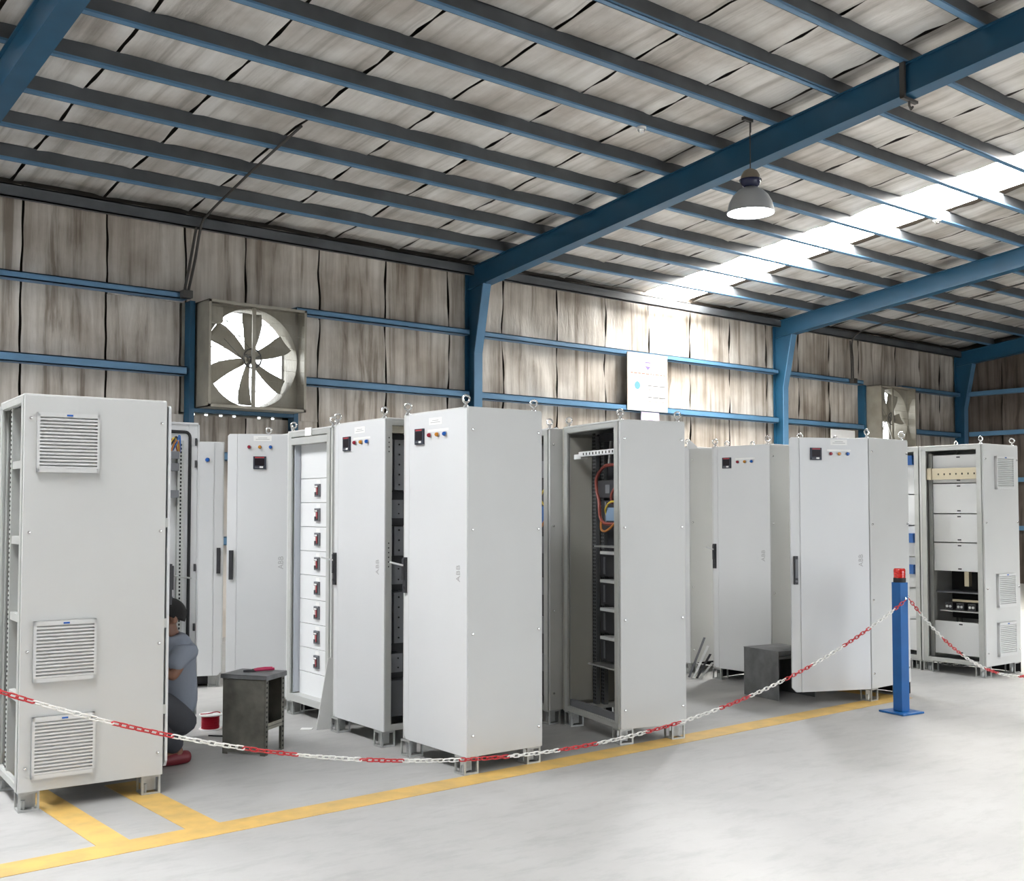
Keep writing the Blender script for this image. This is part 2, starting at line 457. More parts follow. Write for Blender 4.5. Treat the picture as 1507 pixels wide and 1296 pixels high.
# ------------------------------------------------------------------ steel portal frames
def portal(xc, label, column=True, flange=0.09, knee=True):
    fr = empty('steel_frame', (xc, YG, 0), 0, label, 'steel frame', kind='structure')
    # rafter (I section along the slope), in coordinates relative to the frame origin
    mb = MB(); y0, y1 = -7.2 - YG, 0.12
    def sl_box(x0, x1, off0, off1):
        a, c = zr(y0 + YG), zr(y1 + YG)
        vs = [(x0,y0,a+off0),(x1,y0,a+off0),(x1,y1,c+off0),(x0,y1,c+off0),(x0,y0,a+off1),(x1,y0,a+off1),(x1,y1,c+off1),(x0,y1,c+off1)]
        mb._add(vs, [(0,3,2,1),(4,5,6,7),(0,1,5,4),(1,2,6,5),(2,3,7,6),(3,0,4,7)])
    sl_box(-flange, flange, -0.014, 0.0); sl_box(-flange, flange, -0.30, -0.286); sl_box(-0.012 - 0.05, 0.012 - 0.05, -0.29, -0.01)
    mb.build('rafter', M_STEELB, fr)
    if column:
        mb = MB(); w = 0.07; dx = -0.05
        ztop = zr(YG) - 0.28
        # web: tapered plate, from the girt line to the leaning inner flange
        poly = [(0.12, 0.0), (-0.07, 0.0), (-0.09, 3.70), (-0.28, ztop), (-0.28, ztop + 0.02), (0.12, ztop + 0.27)]
        mb.prism(poly, dx - 0.01, dx + 0.01, 'x')
        mb.prism([(0.12, 0), (0.105, 0), (0.105, ztop + 0.25), (0.12, ztop + 0.25)], dx - w, dx + w, 'x')
        mb.build('column', M_STEELB, fr)
        mb = MB()
        mb.prism([(-0.07, 0.0), (-0.09, 3.70), (-0.105, 3.70), (-0.085, 0.0)], dx - w, dx + w, 'x')
        mb.prism([(-0.09, 3.70), (-0.28, ztop), (-0.297, ztop), (-0.105, 3.70)], dx - w, dx + w, 'x')
        mb.build('column_flange', M_GIRT, fr)
    return fr
portal(FRAMES[0], 'blue roof beam crossing the upper left corner of the picture', column=False)
portal(FRAMES[1], 'dark blue steel column and roof beam in the middle, behind the hanging lamp')
portal(FRAMES[2], 'dark blue steel column and roof beam between the poster bay and the small far fan')
portal(FRAMES[3], 'dark blue steel column and roof beam in the dark far right corner')

# ------------------------------------------------------------------ back wall
def rects_without(x0, x1, z0, z1, hole):
    hx0, hx1, hz0, hz1 = hole
    hx0, hx1 = max(hx0, x0), min(hx1, x1)
    if hx1 <= hx0:
        return [(x0, x1, z0, z1)]
    rs = [(x0, x1, hz1, z1), (x0, x1, z0, hz0)]
    if hx0 - x0 > 0.02: rs.append((x0, hx0, hz0, hz1))
    if x1 - hx1 > 0.02: rs.append((hx1, x1, hz0, hz1))
    return rs
wb_ = MB()
for (x0, x1, hole) in ((-6, 12, FAN1H), (12, XE + 0.4, FAN2)):
    h = (hole[0] + 0.02, hole[1] - 0.02, hole[2] + (0.02 if hole is FAN2 else 0.0), hole[3] - 0.02)
    for r in rects_without(x0, x1, 0, 5.2, h):
        wb_.box(r[0], r[1], YW + 0.08, YW + 0.11, r[2], r[3])
wall_back = wb_.build('wall_back', M_SHEET)
tag(wall_back, 'long back wall lined with stained foil insulation strips', 'wall', kind='structure')
seams_wall = [-5.6, -4.6, -3.6, -2.6, -1.6, -0.6, 0.45, 1.45, 2.47, 3.47, 4.38, 5.30, 6.07, 7.08, 8.09, 9.12, 10.1, 11.15, 12.17, 13.15, 14.15, 15.17, 16.2, 17.15, 18.1, 19.09, 20.40, 21.3, 22.1, 22.84]
def wall_piece(x0, x1, z0, z1, i, w0, w1, parent=None, plane='y', pos=YW, m=None):
    rr = random.Random(300 + i)
    amp = rr.uniform(0.010, 0.03); p1, p2 = rr.uniform(0, 6), rr.uniform(0, 6)
    nv = max(4, int((z1 - z0)*14))
    def fn(s, t):
        z = z0 + (z1 - z0)*t
        xa = x0 + 0.012 + w0(z); xb = x1 - 0.012 + w1(z)
        x = xa + (xb - xa)*s
        d = amp*math.sin(math.pi*s)*(0.7 + 0.3*math.sin(z*2.2 + p1)) + 0.006*math.sin(x*9 + z*4 + p2)
        if i % 3 == 0:
            d += 0.018*math.sin((x*1.2 + z)*6 + p2)*math.sin(math.pi*s)
        d += 0.02*(abs(2*s - 1)**10)*abs(math.sin(z*5 + i))
        return (x, pos - d, z) if plane == 'y' else (pos - d, x, z)
    return MB().grid(fn, 10, nv).build('insulation_sheet', m or M_FOILW, parent, smooth=True)
zero = lambda t: 0
k = 0
for i, (a, b2) in enumerate(zip(seams_wall[:-1], seams_wall[1:])):
    w0, w1 = wob(500 + i, 0.022), wob(501 + i, 0.022)
    hole = FAN1H if b2 < 12 else FAN2
    for r in rects_without(a, b2, 0.0, 5.0, hole):
        wall_piece(r[0], r[1], r[2], r[3], k, w0 if r[0] == a else zero, w1 if r[1] == b2 else zero, wall_back)
        k += 1
gaps = [5.46, 5.625, 5.81, 5.985, 6.315, 6.50]
fx = [FAN1H[0] + 0.018] + [g for q in gaps for g in (q - 0.022, q + 0.022)] + [FAN1H[1] - 0.018]
for q in range(0, len(fx), 2):
    MB().box(fx[q], fx[q + 1], YW + 0.085, YW + 0.105, SLIT[0], SLIT[1]).build('flashing', M_FAN, wall_back)
MB().box(FAN1H[0] + 0.016, FAN1H[1] - 0.016, YW + 0.085, YW + 0.105, SLIT[1], FAN1[2] + 0.02).build('flashing', M_FAN, wall_back)
MB().box(FAN1H[0] + 0.016, FAN1[0] + 0.01, YW - 0.02, YW + 0.10, SLIT[1], FAN1[3]).build('flashing', M_FAN, wall_back)
# girts (two rails per bay, broken at the fans)
GZ = ((3.955, 4.035), (3.075, 3.175), (2.1, 2.2), (1.1, 1.2))
def girt(x0, x1, z0, z1):
    mb = MB()
    mb.box(x0, x1, YG, YG + 0.012, z0, z1); mb.box(x0, x1, YG, YG + 0.16, z1 - 0.012, z1); mb.box(x0, x1, YG, YG + 0.16, z0, z0 + 0.012)
    return mb.build('girt', M_GIRT, wall_back)
gb = ((-6, 2.42), (2.52, 9.375), (9.53, 16.325), (16.48, XE - 0.2))
for gi, (z0, z1) in enumerate(GZ):
    for (x0, x1) in gb:
        segs = [(x0, x1)]
        for f in (FAN1, FAN2):
            if gi < 2 and x0 < f[0] < x1:
                segs = [(x0, f[0] - 0.13), (f[1] + 0.03, x1)]
        for s0, s1 in segs:
            girt(s0, s1, z0, z1)
# support channels that trim the fan openings
for f in (FAN1, FAN2):
    for xx in (f[0] - 0.09, f[1] + 0.005):
        MB().box(xx, xx + 0.06, YG + 0.01, YG + 0.16, 1.2, 3.95).build('fan_support_channel', M_STEELB, wall_back)
    MB().box(f[0] - 0.03, f[1], YG + 0.01, YG + 0.14, 2.655, 2.698).build('fan_support_channel', M_STEELB, wall_back)

# ------------------------------------------------------------------ right end wall
wr = MB().box(XE + 0.1, XE + 0.13, -7, YW + 0.1, 0, 6.6).build('wall_right', M_SHEET)
tag(wr, 'insulated end wall, toned dark for shade, beyond the far right cabinets', 'wall', kind='structure')
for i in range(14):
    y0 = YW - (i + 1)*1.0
    wall_piece(y0, y0 + 1.0, 0, zr(y0 + 1) + 0.1, 800 + i, wob(700 + i, 0.016), wob(701 + i, 0.016), wr, 'x', XE, M_FOIL_SHADE)
for z0 in (1.1, 2.1, 3.09, 3.95):
    MB().box(XE - 0.18, XE - 0.03, -1.5, YW - 0.35, z0, z0 + 0.09).build('girt', M_GIRT, wr)

# ------------------------------------------------------------------ left wall and wall behind the camera
tag(MB().box(XL - 0.12, XL, YS - 0.1, YW + 0.1, 0, 7.4).build('wall_left', M_BOUNCE), 'left wall of the workshop, white for bounce light, out of view', 'wall', kind='structure')
wf = MB(); wf.box(XL, GATE[0], YS - 0.12, YS, 0, 7.5); wf.box(GATE[1], XE + 0.2, YS - 0.12, YS, 0, 7.5); wf.box(GATE[0], GATE[1], YS - 0.12, YS, GATE[2], 7.5)
tag(wf.build('wall_front', M_FOILW), 'insulated wall behind the camera with an added gateway for fill light, out of view', 'wall', kind='structure')

# ------------------------------------------------------------------ floor markings
def strip(x0, x1, y0, y1, label):
    return tag(MB().box(x0, x1, y0, y1, 0.0, 0.002).build('floor_line', M_YELLOW), label, 'floor marking', 'yellow floor lines')
strip(-1.0, 8.25, 4.93, 5.115, 'long yellow line running along the front of the cabinets')
strip(1.79, 1.94, 5.115, 6.30, 'yellow stripe under the leftmost cabinet, nearer its front left leg')
strip(2.21, 2.38, 5.115, 6.20, 'yellow stripe under the leftmost cabinet, nearer its right leg')
strip(8.09, 8.25, 5.115, 5.85, 'yellow line turning back under the cabinet beside the blue post')

# ------------------------------------------------------------------ cabinet kit
ZB = 0.10
def torus_pts(Rr, n=20):
    return [(Rr*math.cos(2*math.pi*i/n), 0, Rr*math.sin(2*math.pi*i/n)) for i in range(n)]
mb = MB().tube([(x, y, z + 0.046) for x, y, z in torus_pts(0.021)], 0.0065, 8, True)
mb.cyl((0, 0, 0), (0, 0, 0.024), 0.011, 0.009, 12); mb.cyl((0, 0, 0), (0, 0, 0.006), 0.019, n=14)
ME_EYE = mb.mesh('lifting_eye', M_CHROME, True)
mb = MB().lathe([(0.0, -0.010), (0.006, -0.009), (0.0085, -0.005), (0.0085, 0.0)], (0, 0, 0), 10, 'y')
ME_SCREW = mb.mesh('screw', M_CHROME, True)
mb = MB(); t = 0.011; s = 0.10
for x in (0, s - t):
    for y in (0, s - t):
        mb.box(x, x + t, y, y + t, 0, ZB)
for z in (0, ZB - t):
    for q in (0, s - t):
        mb.box(t, s - t, q, q + t, z, z + t); mb.box(q, q + t, t, s - t, z, z + t)
mb.box(t, s - t, s*0.55, s*0.55 + 0.004, t, ZB - t)
mb.cyl((s*0.3, s*0.5, 0.0), (s*0.3, s*0.5, 0.05), 0.012, n=8)
ME_LEG = mb.mesh('plinth_leg', M_GALV)

def post_mesh(zt):
    mb = MB(); w = 0.045
    mb.prism([(0, 0), (w, 0), (w, 0.012), (0.026, 0.012), (0.026, 0.026), (0.012, 0.026), (0.012, w), (0, w)], ZB + 0.03, zt - 0.03, 'z')
    mb.box(0.0, 0.05, 0.0, 0.05, ZB, ZB + 0.035); mb.box(0, 0.05, 0, 0.05, zt - 0.035, zt - 0.002)
    mb.box(0.026, 0.034, 0.026, 0.034, ZB, zt - 0.03)
    return mb.mesh('frame_post', M_GALVL)

def frame(T, u0, u1, v0, v1, zt):
    me = post_mesh(zt)
    inst('frame_post', me, T, (u0, v0, 0), (0, 0, 0))
    inst('frame_post', me, T, (u1, v0, 0), (0, 0, R(90)))
    inst('frame_post', me, T, (u1, v1, 0), (0, 0, R(180)))
    inst('frame_post', me, T, (u0, v1, 0), (0, 0, R(270)))
    for z in (ZB, zt - 0.042):
        for v in (v0, v1 - 0.032):
            m_ = MB(); m_.box(u0 + 0.045, u1 - 0.045, v, v + 0.032, z + 0.004, z + 0.036); m_.box(u0 + 0.045, u1 - 0.045, v + 0.008, v + 0.024, z, z + 0.040)
            m_.build('frame_rail', M_GALVL, T)
        for u in (u0, u1 - 0.032):
            m_ = MB(); m_.box(u, u + 0.032, v0 + 0.045, v1 - 0.045, z + 0.004, z + 0.036); m_.box(u + 0.008, u + 0.024, v0 + 0.045, v1 - 0.045, z, z + 0.040)
            m_.build('frame_rail', M_GALVL, T)

def panel(T, name, u0, u1, v0, v1, z0, z1, m=None, screws=None):
    o = MB().box(u0, u1, v0, v1, z0, z1).build(name, m or M_CAB, T, bevel=0.003)
    if screws:
        for z in screws:
            for u in (u0 + 0.03, u1 - 0.03):
                inst('screw', ME_SCREW, o, (u, v0, z))
    return o
SCZ = (0.22, 0.80, 1.40, 1.98)

def eyes(T, a, b, zt, which=(0, 1, 2, 3), ins=0.035):
    ps = [(ins, ins), (a - ins, ins), (a - ins, b - ins), (ins, b - ins)]
    for i in which:
        inst('lifting_eye', ME_EYE, T, (*ps[i], zt), (0, 0, R(-38 + (22, -18, 30, -8)[i])))

def legs(T, a, b):
    inst('plinth_leg', ME_LEG, T, (0.008, 0.008, 0)); inst('plinth_leg', ME_LEG, T, (a - 0.108, 0.008, 0))
    inst('plinth_leg', ME_LEG, T, (0.008, b - 0.108, 0)); inst('plinth_leg', ME_LEG, T, (a - 0.108, b - 0.108, 0))

# lamps, meters and handles shared by the doors (door space: w width, n outward, z up; outward is +y here)
def lamp_mesh(m):
    mb = MB(); mb.mi = 1
    mb.lathe([(0.015, 0.0), (0.015, 0.006), (0.0135, 0.007)], (0, 0, 0), 14, 'y'); mb.mi = 0
    mb.lathe([(0.0125, 0.006), (0.0125, 0.016), (0.009, 0.022), (0.0, 0.023)], (0, 0, 0), 14, 'y')
    return mb.mesh('indicator_lamp', [m, M_PRINT], True)
ME_LAMPS = [lamp_mesh(M_RED), lamp_mesh(M_ORANGE), lamp_mesh(M_BLUEL)]
mb = MB()
mb.box(-0.048, 0.048, 0, 0.012, -0.048, 0.048); mb.mi = 1; mb.box(-0.036, 0.036, 0.012, 0.0135, -0.022, 0.030)
mb.mi = 2; mb.box(-0.034, 0.034, 0.012, 0.0135, 0.035, 0.043); mb.mi = 3; mb.box(0.0, 0.026, 0.012, 0.0135, -0.040, -0.028)
mb.mi = 4
for q in range(4):
    mb.box(-0.036 + q*0.009, -0.031 + q*0.009, 0.012, 0.015, -0.040, -0.032)
ME_METER = mb.mesh('meter', [M_METER, M_SCREEN, M_REDPRINT, M_TAG, M_MIDG])
mb = MB()
mb.prism([(-0.016, -0.11), (0.016, -0.11), (0.016, 0.11), (-0.016, 0.11)], 0.0, 0.016, 'y')
mb.box(-0.011, 0.011, 0.016, 0.026, -0.03, 0.10); mb.cyl((0, 0.016, -0.075), (0, 0.022, -0.075), 0.009, n=12)
ME_HANDLE = mb.mesh('handle', M_DARK)
mb = MB()
mb.prism([(-0.016, -0.11), (0.016, -0.11), (0.016, 0.11), (-0.016, 0.11)], 0.0, 0.016, 'y')
mb.mi = 1; mb.box(-0.010, 0.010, 0.016, 0.026, -0.06, 0.085); mb.cyl((0, 0.016, -0.085), (0, 0.022, -0.085), 0.009, n=12)
ME_HANDLE_G = mb.mesh('handle', [M_DARK, M_MIDG])
mb = MB().obox((0, 0.052, 0.0), (0.008, 0, 0), (0, 0.05, 0.012), (0, -0.001, 0.005))
ME_LEVER = mb.mesh('handle_lever', M_WHITE)
ME_BRAND = text_mesh('ABB', 0.055, M_PRINT)

def door(T, hinge, rot, w, z0, z1, spec, m=None):
    """flat steel door with a folded handle strip at its free edge"""
    m = m or M_DOOR
    mb = MB(); sw = 0.072; c = 0.035
    mb.box(0.0, w - sw - 0.006, -0.02, 0.0, z0, z1)
    mb.box(w - sw - 0.008, w - sw + 0.002, -0.02, -0.007, z0, z1)
    poly = [(w - sw, z0), (w - c, z0), (w, z0 + c), (w, z1 - c*0.4), (w - c*0.4, z1), (w - sw, z1)]
    nb = len(poly)
    f_ = [(-0.003 if p[0] < w - sw + 0.001 else -0.010 if p[0] > w - 0.02 else -0.006) for p in poly]
    vs = [(p[0], f_[i], p[1]) for i, p in enumerate(poly)] + [(p[0], -0.024, p[1]) for p in poly]
    mb._add(vs, [tuple(range(nb)), tuple(range(nb, 2*nb))[::-1]] + [(i, (i+1) % nb, (i+1) % nb + nb, i + nb) for i in range(nb)])
    d = mb.build('door', m, T, bevel=0.002, loc=(hinge[0], hinge[1], 0), rotz=R(rot))
    if 'inner' in spec:
        # folded stiffening rim on the inner face
        mb = MB()
        for (a0, a1, b0, b1) in ((0.02, 0.04, z0 + 0.03, z1 - 0.03), (w - 0.05, w - 0.03, z0 + 0.03, z1 - 0.03)):
            mb.box(a0, a1, -0.045, -0.02, b0, b1)
        mb.build('door_stiffener', M_GALVL, d)
    if 'plate' in spec:
        pw, pz, ww, hh = spec['plate']
        mb = MB(); mb.box(pw - ww/2, pw + ww/2, 0, 0.0015, pz - hh/2, pz + hh/2); mb.mi = 1
        mb.box(pw - ww*0.25, pw + ww*0.25, 0.0015, 0.002, pz + hh*0.05, pz + hh*0.14); mb.box(pw - ww*0.38, pw + ww*0.38, 0.0015, 0.002, pz - hh*0.22, pz - hh*0.13)
        mb.build('name_plate', [M_TAG, M_PRINT], d)
    if 'meter' in spec:
        inst('meter', ME_METER, d, (spec['meter'][0], 0.0, spec['meter'][1]), (0, 0, 0), (-1, 1, 1))
    if 'lamps' in spec:
        ws, lz = spec['lamps']
        for i, lw in enumerate(ws):
            inst('indicator_lamp', ME_LAMPS[i], d, (lw, 0.0, lz))
        if spec.get('strip', True):
            MB().box(min(ws) - 0.03, max(ws) + 0.03, 0, 0.0012, lz + 0.02, lz + 0.034).build('lamp_caption', M_TAG, d)
    if 'lamp1' in spec:
        inst('indicator_lamp', ME_LAMPS[2], d, (spec['lamp1'][0], 0, spec['lamp1'][1]), (0, 0, 0), (1.4, 1.2, 1.4))
    if 'handle' in spec:
        hm = ME_HANDLE_G if spec.get('hgrey') else ME_HANDLE
        hd = inst('handle', hm, d, (w - 0.034, -0.006, spec['handle']))
        if spec.get('lever'):
            inst('handle_lever', ME_LEVER, d, (w - 0.034, 0.008, spec['handle'] + 0.07))
    if 'brand' in spec:
        inst('brand_lettering', ME_BRAND, d, (spec['brand'][0], 0.0006, spec['brand'][1]), (R(90), R(-90), R(180)))
    return d

def cabinet(label, x, y, rot, a, b, zt, front='closed', near=True, far=True, back=True, spec=None, dw=None, eye=(0, 1, 2, 3), roof=True, near_mat=None, open_deg=0):
    T = empty('electrical_cabinet', (x, y, 0), R(rot), label, 'cabinet', 'electrical cabinets on the workshop floor')
    fu0 = 0.028 if front == 'closed' else 0.002
    fv0 = 0.020 if near else 0.002
    frame(T, fu0, a - 0.02, fv0, b - 0.02, zt)
    if near: panel(T, 'side_panel', fu0 if front == 'closed' else 0.012, a, 0.0, 0.018, ZB, zt, near_mat, SCZ)
    if far: panel(T, 'side_panel', fu0, a, b - 0.018, b, ZB, zt)
    if back: panel(T, 'back_panel', a - 0.018, a, 0.02, b - 0.02, ZB + 0.01, zt - 0.01)
    if roof: panel(T, 'roof_panel', fu0 + 0.002, a - 0.002, 0.002, b - 0.002, zt - 0.004, zt + 0.008)
    legs(T, a, b); eyes(T, a, b, zt + 0.008, eye)
    if front == 'closed' or front == 'open':
        door(T, (0.02 if front == 'closed' else 0.0, 0.004), 90 + open_deg, dw or (b - 0.004), ZB, zt - 0.002, spec or {})
    return T

def holes(T, pts, size=0.008, axis='x'):
    """row of punched holes, one joined mesh"""
    mb = MB()
    for (x, y, z) in pts:
        if axis == 'x': mb.box(x - 0.0015, x + 0.0015, y - size/2, y + size/2, z - size*0.7, z + size*0.7)
        else: mb.box(x - size/2, x + size/2, y - 0.0015, y + 0.0015, z - size*0.7, z + size*0.7)
    return mb.build('perforations', M_HOLE, T, kind='stuff')

def wire(T, pts, r, m, name='cable'):
    ps = [Vector(p) for p in pts]; outp = []
    for i in range(len(ps) - 1):
        p0 = ps[max(i-1, 0)]; p1 = ps[i]; p2 = ps[i+1]; p3 = ps[min(i+2, len(ps)-1)]
        for q in range(6):
            t = q/6
            outp.append(0.5*((2*p1) + (p2-p0)*t + (2*p0-5*p1+4*p2-p3)*t*t + (3*p1-p0-3*p2+p3)*t*t*t))
    outp.append(ps[-1])
    return MB().tube(outp, r, 6).build(name, m, T, smooth=True)

M_WRED = mat('cable_red_brown', (0.25, 0.06, 0.045), 0.5)
M_WYEL = mat('cable_yellow', (0.55, 0.40, 0.05), 0.5)
M_WBLU = mat('cable_blue', (0.03, 0.13, 0.40), 0.5)
M_WBLK = mat('cable_black', (0.02, 0.02, 0.02), 0.5)
M_WORG = mat('cable_orange', (0.5, 0.2, 0.05), 0.5)

STD = lambda b: dict(plate=(0.33, 2.048, 0.14, 0.042), meter=(0.50, 1.962), lamps=((0.385, 0.30, 0.22), 1.965), handle=1.11, brand=(0.085, 1.145))

# ---- leftmost cabinet: vents on the near side, open frame on its left, door on its right side
def louvre(T, u0, z0, size, v=0.0, name='vent_grille'):
    g = MB(); s = size; e = 0.012
    g.box(u0, u0 + s, v - 0.008, v, z0, z0 + s)
    g.box(u0, u0 + e, v - 0.026, v, z0, z0 + s); g.box(u0 + s - e, u0 + s, v - 0.026, v, z0, z0 + s)
    g.box(u0, u0 + s, v - 0.026, v, z0, z0 + 0.02); g.box(u0, u0 + s, v - 0.026, v, z0 + s - 0.022, z0 + s)
    o = g.build(name, M_LOUV, T)
    nsl = 15
    me = MB().prism([(-0.026, -0.004), (-0.026, 0.004), (-0.006, 0.014), (-0.006, 0.006)], 0, s - 2*e, 'x')
    me = me.mesh('slat', M_LOUV)
    for k in range(nsl):
        z = z0 + 0.028 + (s - 0.06)*k/(nsl - 1)
        inst('slat', me, o, (u0 + e, v, z - 0.003))
    tb = MB().box(u0 + s*0.46, u0 + s*0.56, v - 0.028, v - 0.02, z0 + s - 0.016, z0 + s - 0.008).build('tab', M_BLUEL, o)
    return o

L = empty('electrical_cabinet', (1.668, 5.904, 0), R(-5.07), 'big grey cabinet at the far left with three white louvred vents on its side', 'cabinet', 'electrical cabinets on the workshop floor')
a, b, zt = 0.725, 0.64, 2.098
frame(L, 0.0, a - 0.03, 0.02, b - 0.02, zt)
panel(L, 'side_panel', 0.004, a, 0.0, 0.018, ZB, zt, None, SCZ)
panel(L, 'side_panel', 0.004, a, b - 0.018, b, ZB, zt)
panel(L, 'roof_panel', 0.002, a - 0.002, 0.002, b - 0.002, zt - 0.004, zt + 0.006)
for z0 in (1.705, 0.645, 0.165):
    louvre(L, 0.062, z0, 0.305)
legs(L, a, b)
dl = door(L, (a + 0.035, b - 0.05), -90, b - 0.052, 0.135, zt - 0.02, dict(handle=1.11))
for z in (0.42, 0.88, 1.42):
    MB().box(a - 0.01, a + 0.014, 0.002, 0.03, z, z + 0.05).build('door_hinge', M_GALVL, L)
MB().box(a - 0.012, a - 0.002, 0.03, b - 0.03, ZB + 0.03, zt - 0.03).build('door_gasket', M_BLACK, L)
# interior behind the open left side
for z in (1.73, 1.335, 0.935, 0.53):
    m_ = MB(); m_.box(0.02, 0.05, 0.06, 0.40, z, z + 0.04); m_.box(0.05, 0.08, 0.06, 0.40, z + 0.028, z + 0.036); m_.build('cross_rail', M_GALVL, L)
MB().box(0.015, 0.06, 0.37, 0.41, ZB, zt - 0.04).build('mounting_rail', M_GALVL, L)
holes(L, [(0.0135, 0.39, ZB + 0.06 + 0.025*k) for k in range(76)])
me = MB().box(0.05, 0.065, 0.42, 0.60, 0.004, 0.296).mesh('cover_plate', M_WHITE)
for k in range(6):
    inst('cover_plate', me, L, (0, 0, 0.18 + 0.30*k))
for (z0, z1) in ((1.36, 1.70), (0.98, 1.31), (0.57, 0.90), (0.18, 0.50), (1.80, 2.0)):
    m_ = MB(); m_.box(0.20, 0.26, 0.08, 0.34, z0, z1); m_.mi = 1
    q = z0 + 0.01
    while q < z1 - 0.012:
        m_.box(0.19, 0.20, 0.10, 0.16, q, q + 0.012); m_.box(0.19, 0.20, 0.21, 0.31, q, q + 0.012); q += 0.024
    m_.build('terminal_strip', [M_MIDG, M_PRINT], L)
m_ = MB(); m_.box(0.28, 0.30, 0.03, 0.60, ZB + 0.03, zt - 0.05); m_.build('mounting_plate', M_GALV, L)
m_ = MB(); m_.box(0.12, 0.19, 0.10, 0.2, 1.84, 1.92); m_.box(0.12, 0.19, 0.1, 0.2, 0.14, 0.22); m_.build('relay', M_WBLU, L)

# ---- cabinet behind it, its open door showing gasket and perforated rail
L2 = empty('electrical_cabinet', (1.64, 6.80, 0), R(-3.0), 'cabinet behind the leftmost one, open door with black gasket over the crouching man', 'cabinet', 'electrical cabinets on the workshop floor')
a, b, zt = 0.73, 0.56, 2.10
frame(L2, 0.0, a - 0.02, 0.02, b - 0.02, zt)
panel(L2, 'side_panel', 0.0, a - 0.02, 0.0, 0.018, ZB, zt); panel(L2, 'side_panel', 0.0, a - 0.02, b - 0.018, b, ZB, zt); panel(L2, 'back_panel', 0.0, 0.018, 0.02, b - 0.02, ZB, zt)
panel(L2, 'roof_panel', 0.002, a - 0.022, 0.002, b - 0.002, zt - 0.004, zt + 0.006); legs(L2, a - 0.02, b)
d2 = door(L2, (a, b - 0.06), -90 + 90, 0.78, 0.105, 2.105, dict(handle=1.11))
# inner face (n = -0.02 side): rim, gasket, stiffener rail, terminals
mb = MB(); w = 0.78
for (a0, a1, b0, b1) in ((0.0, 0.012, 0.105, 2.105), (w - 0.012, w, 0.14, 2.09), (0.0, w - 0.01, 0.105, 0.117), (0.0, w - 0.01, 2.093, 2.105)):
    mb.box(a0, a1, -0.032, -0.018, b0, b1)
mb.build('door_rim', M_DOOR, d2)
gp = []
g0, g1, h0, h1, rr_ = 0.045, w - 0.065, 0.16, 2.04, 0.035
for (cx_, cz_, t0) in ((g1 - rr_, h1 - rr_, 0), (g0 + rr_, h1 - rr_, 90), (g0 + rr_, h0 + rr_, 180), (g1 - rr_, h0 + rr_, 270)):
    for q in range(6):
        t = R(t0 + q*18); gp.append((cx_ + rr_*math.cos(t), -0.026, cz_ + rr_*math.sin(t)))
MB().tube(gp, 0.011, 8, True).build('door_gasket', M_BLACK, d2, smooth=True)
MB().box(w - 0.155, w - 0.115, -0.05, -0.02, 0.22, 1.98).build('door_rail', M_GALVL, d2)
holes(d2, [(w - 0.135, -0.0515, 0.25 + 0.025*k) for k in range(69)], 0.010, 'y')
mb = MB()
for z in (1.88, 1.80, 1.62):
    mb.box(w - 0.30, w - 0.16, -0.09, -0.02, z - 0.025, z + 0.025)
mb.build('door_bracket', M_MIDG, d2)
for q, (m_, dz) in enumerate(((M_WRED, 0), (M_WYEL, 0.01), (M_WBLK, 0.02), (M_WORG, -0.01), (M_WBLU, 0.03))):
    wire(d2, [(w - 0.28 + q*0.02, -0.07, 1.88 + dz), (w - 0.24 + q*0.015, -0.09, 1.96), (w - 0.20 + q*0.010, -0.09, 1.98 + dz), (w - 0.165 + q*0.004, -0.07, 1.90)], 0.006, m_)
mb = MB().cyl((w - 0.26, -0.06, 1.09), (w - 0.05, -0.04, 1.055), 0.006, n=8); mb.build('door_stay', M_GALVL, d2)
mb = MB()
for z in (1.95, 1.80, 1.10, 0.70):
    mb.box(w - 0.03, w - 0.018, -0.036, -0.02, z, z + 0.05)
mb.build('latch', M_DARK, d2)

# ---- white cabinet with a blue lamp, behind the crouching man (its door faces the camera)
T3 = empty('electrical_cabinet', (4.18, 9.0, 0), R(-23 + 180), 'white cabinet with one blue lamp, farther back between the crouching man and the stool', 'cabinet', 'electrical cabinets on the workshop floor')
a, b, zt = 0.70, 0.60, 2.098      # local: u to the left along the front, v towards the camera is -v
frame(T3, 0.0, a, -b, -0.03, zt)
panel(T3, 'side_panel', -0.018, 0.0, -b, -0.026, ZB, zt); panel(T3, 'side_panel', a, a + 0.018, -b, -0.026, ZB, zt)
panel(T3, 'back_panel', 0.0, a, -b - 0.018, -b, ZB, zt); panel(T3, 'roof_panel', -0.016, a + 0.016, -b, -0.03, zt - 0.004, zt + 0.006)
for (u_, v_) in ((0.0, -0.13), (a - 0.1, -0.13), (0.0, -b), (a - 0.1, -b)):
    inst('plinth_leg', ME_LEG, T3, (u_, v_, 0))
MB().box(0.0, a, -b + 0.02, -0.10, 0.02, 0.095).build('base_shade_screen', M_BLACK, T3)
d3 = door(T3, (a + 0.01, 0.0), 0, a + 0.02, ZB, zt - 0.002, dict(lamp1=(0.585, 1.945), handle=1.08))
d3.scale.x = -1.0       # left-hung door, mirrored

# ---- open-door cabinet behind the breaker cabinet
T4 = cabinet('grey cabinet behind the stool, its open door has three lamps above a meter', 4.09, 7.62, -2.7, 0.6, 0.5, 2.093, front='open', spec=dict(plate=(0.205, 2.058, 0.135, 0.04), lamps=((0.305, 0.225, 0.145), 1.992), strip=False, meter=(0.225, 1.873), handle=1.10, brand=(0.06, 1.115)), dw=0.465, open_deg=60, eye=(1, 2, 3))
inst('lifting_eye', ME_EYE, T4, (0.06, 0.09, 2.10), (0, 0, 0.9))
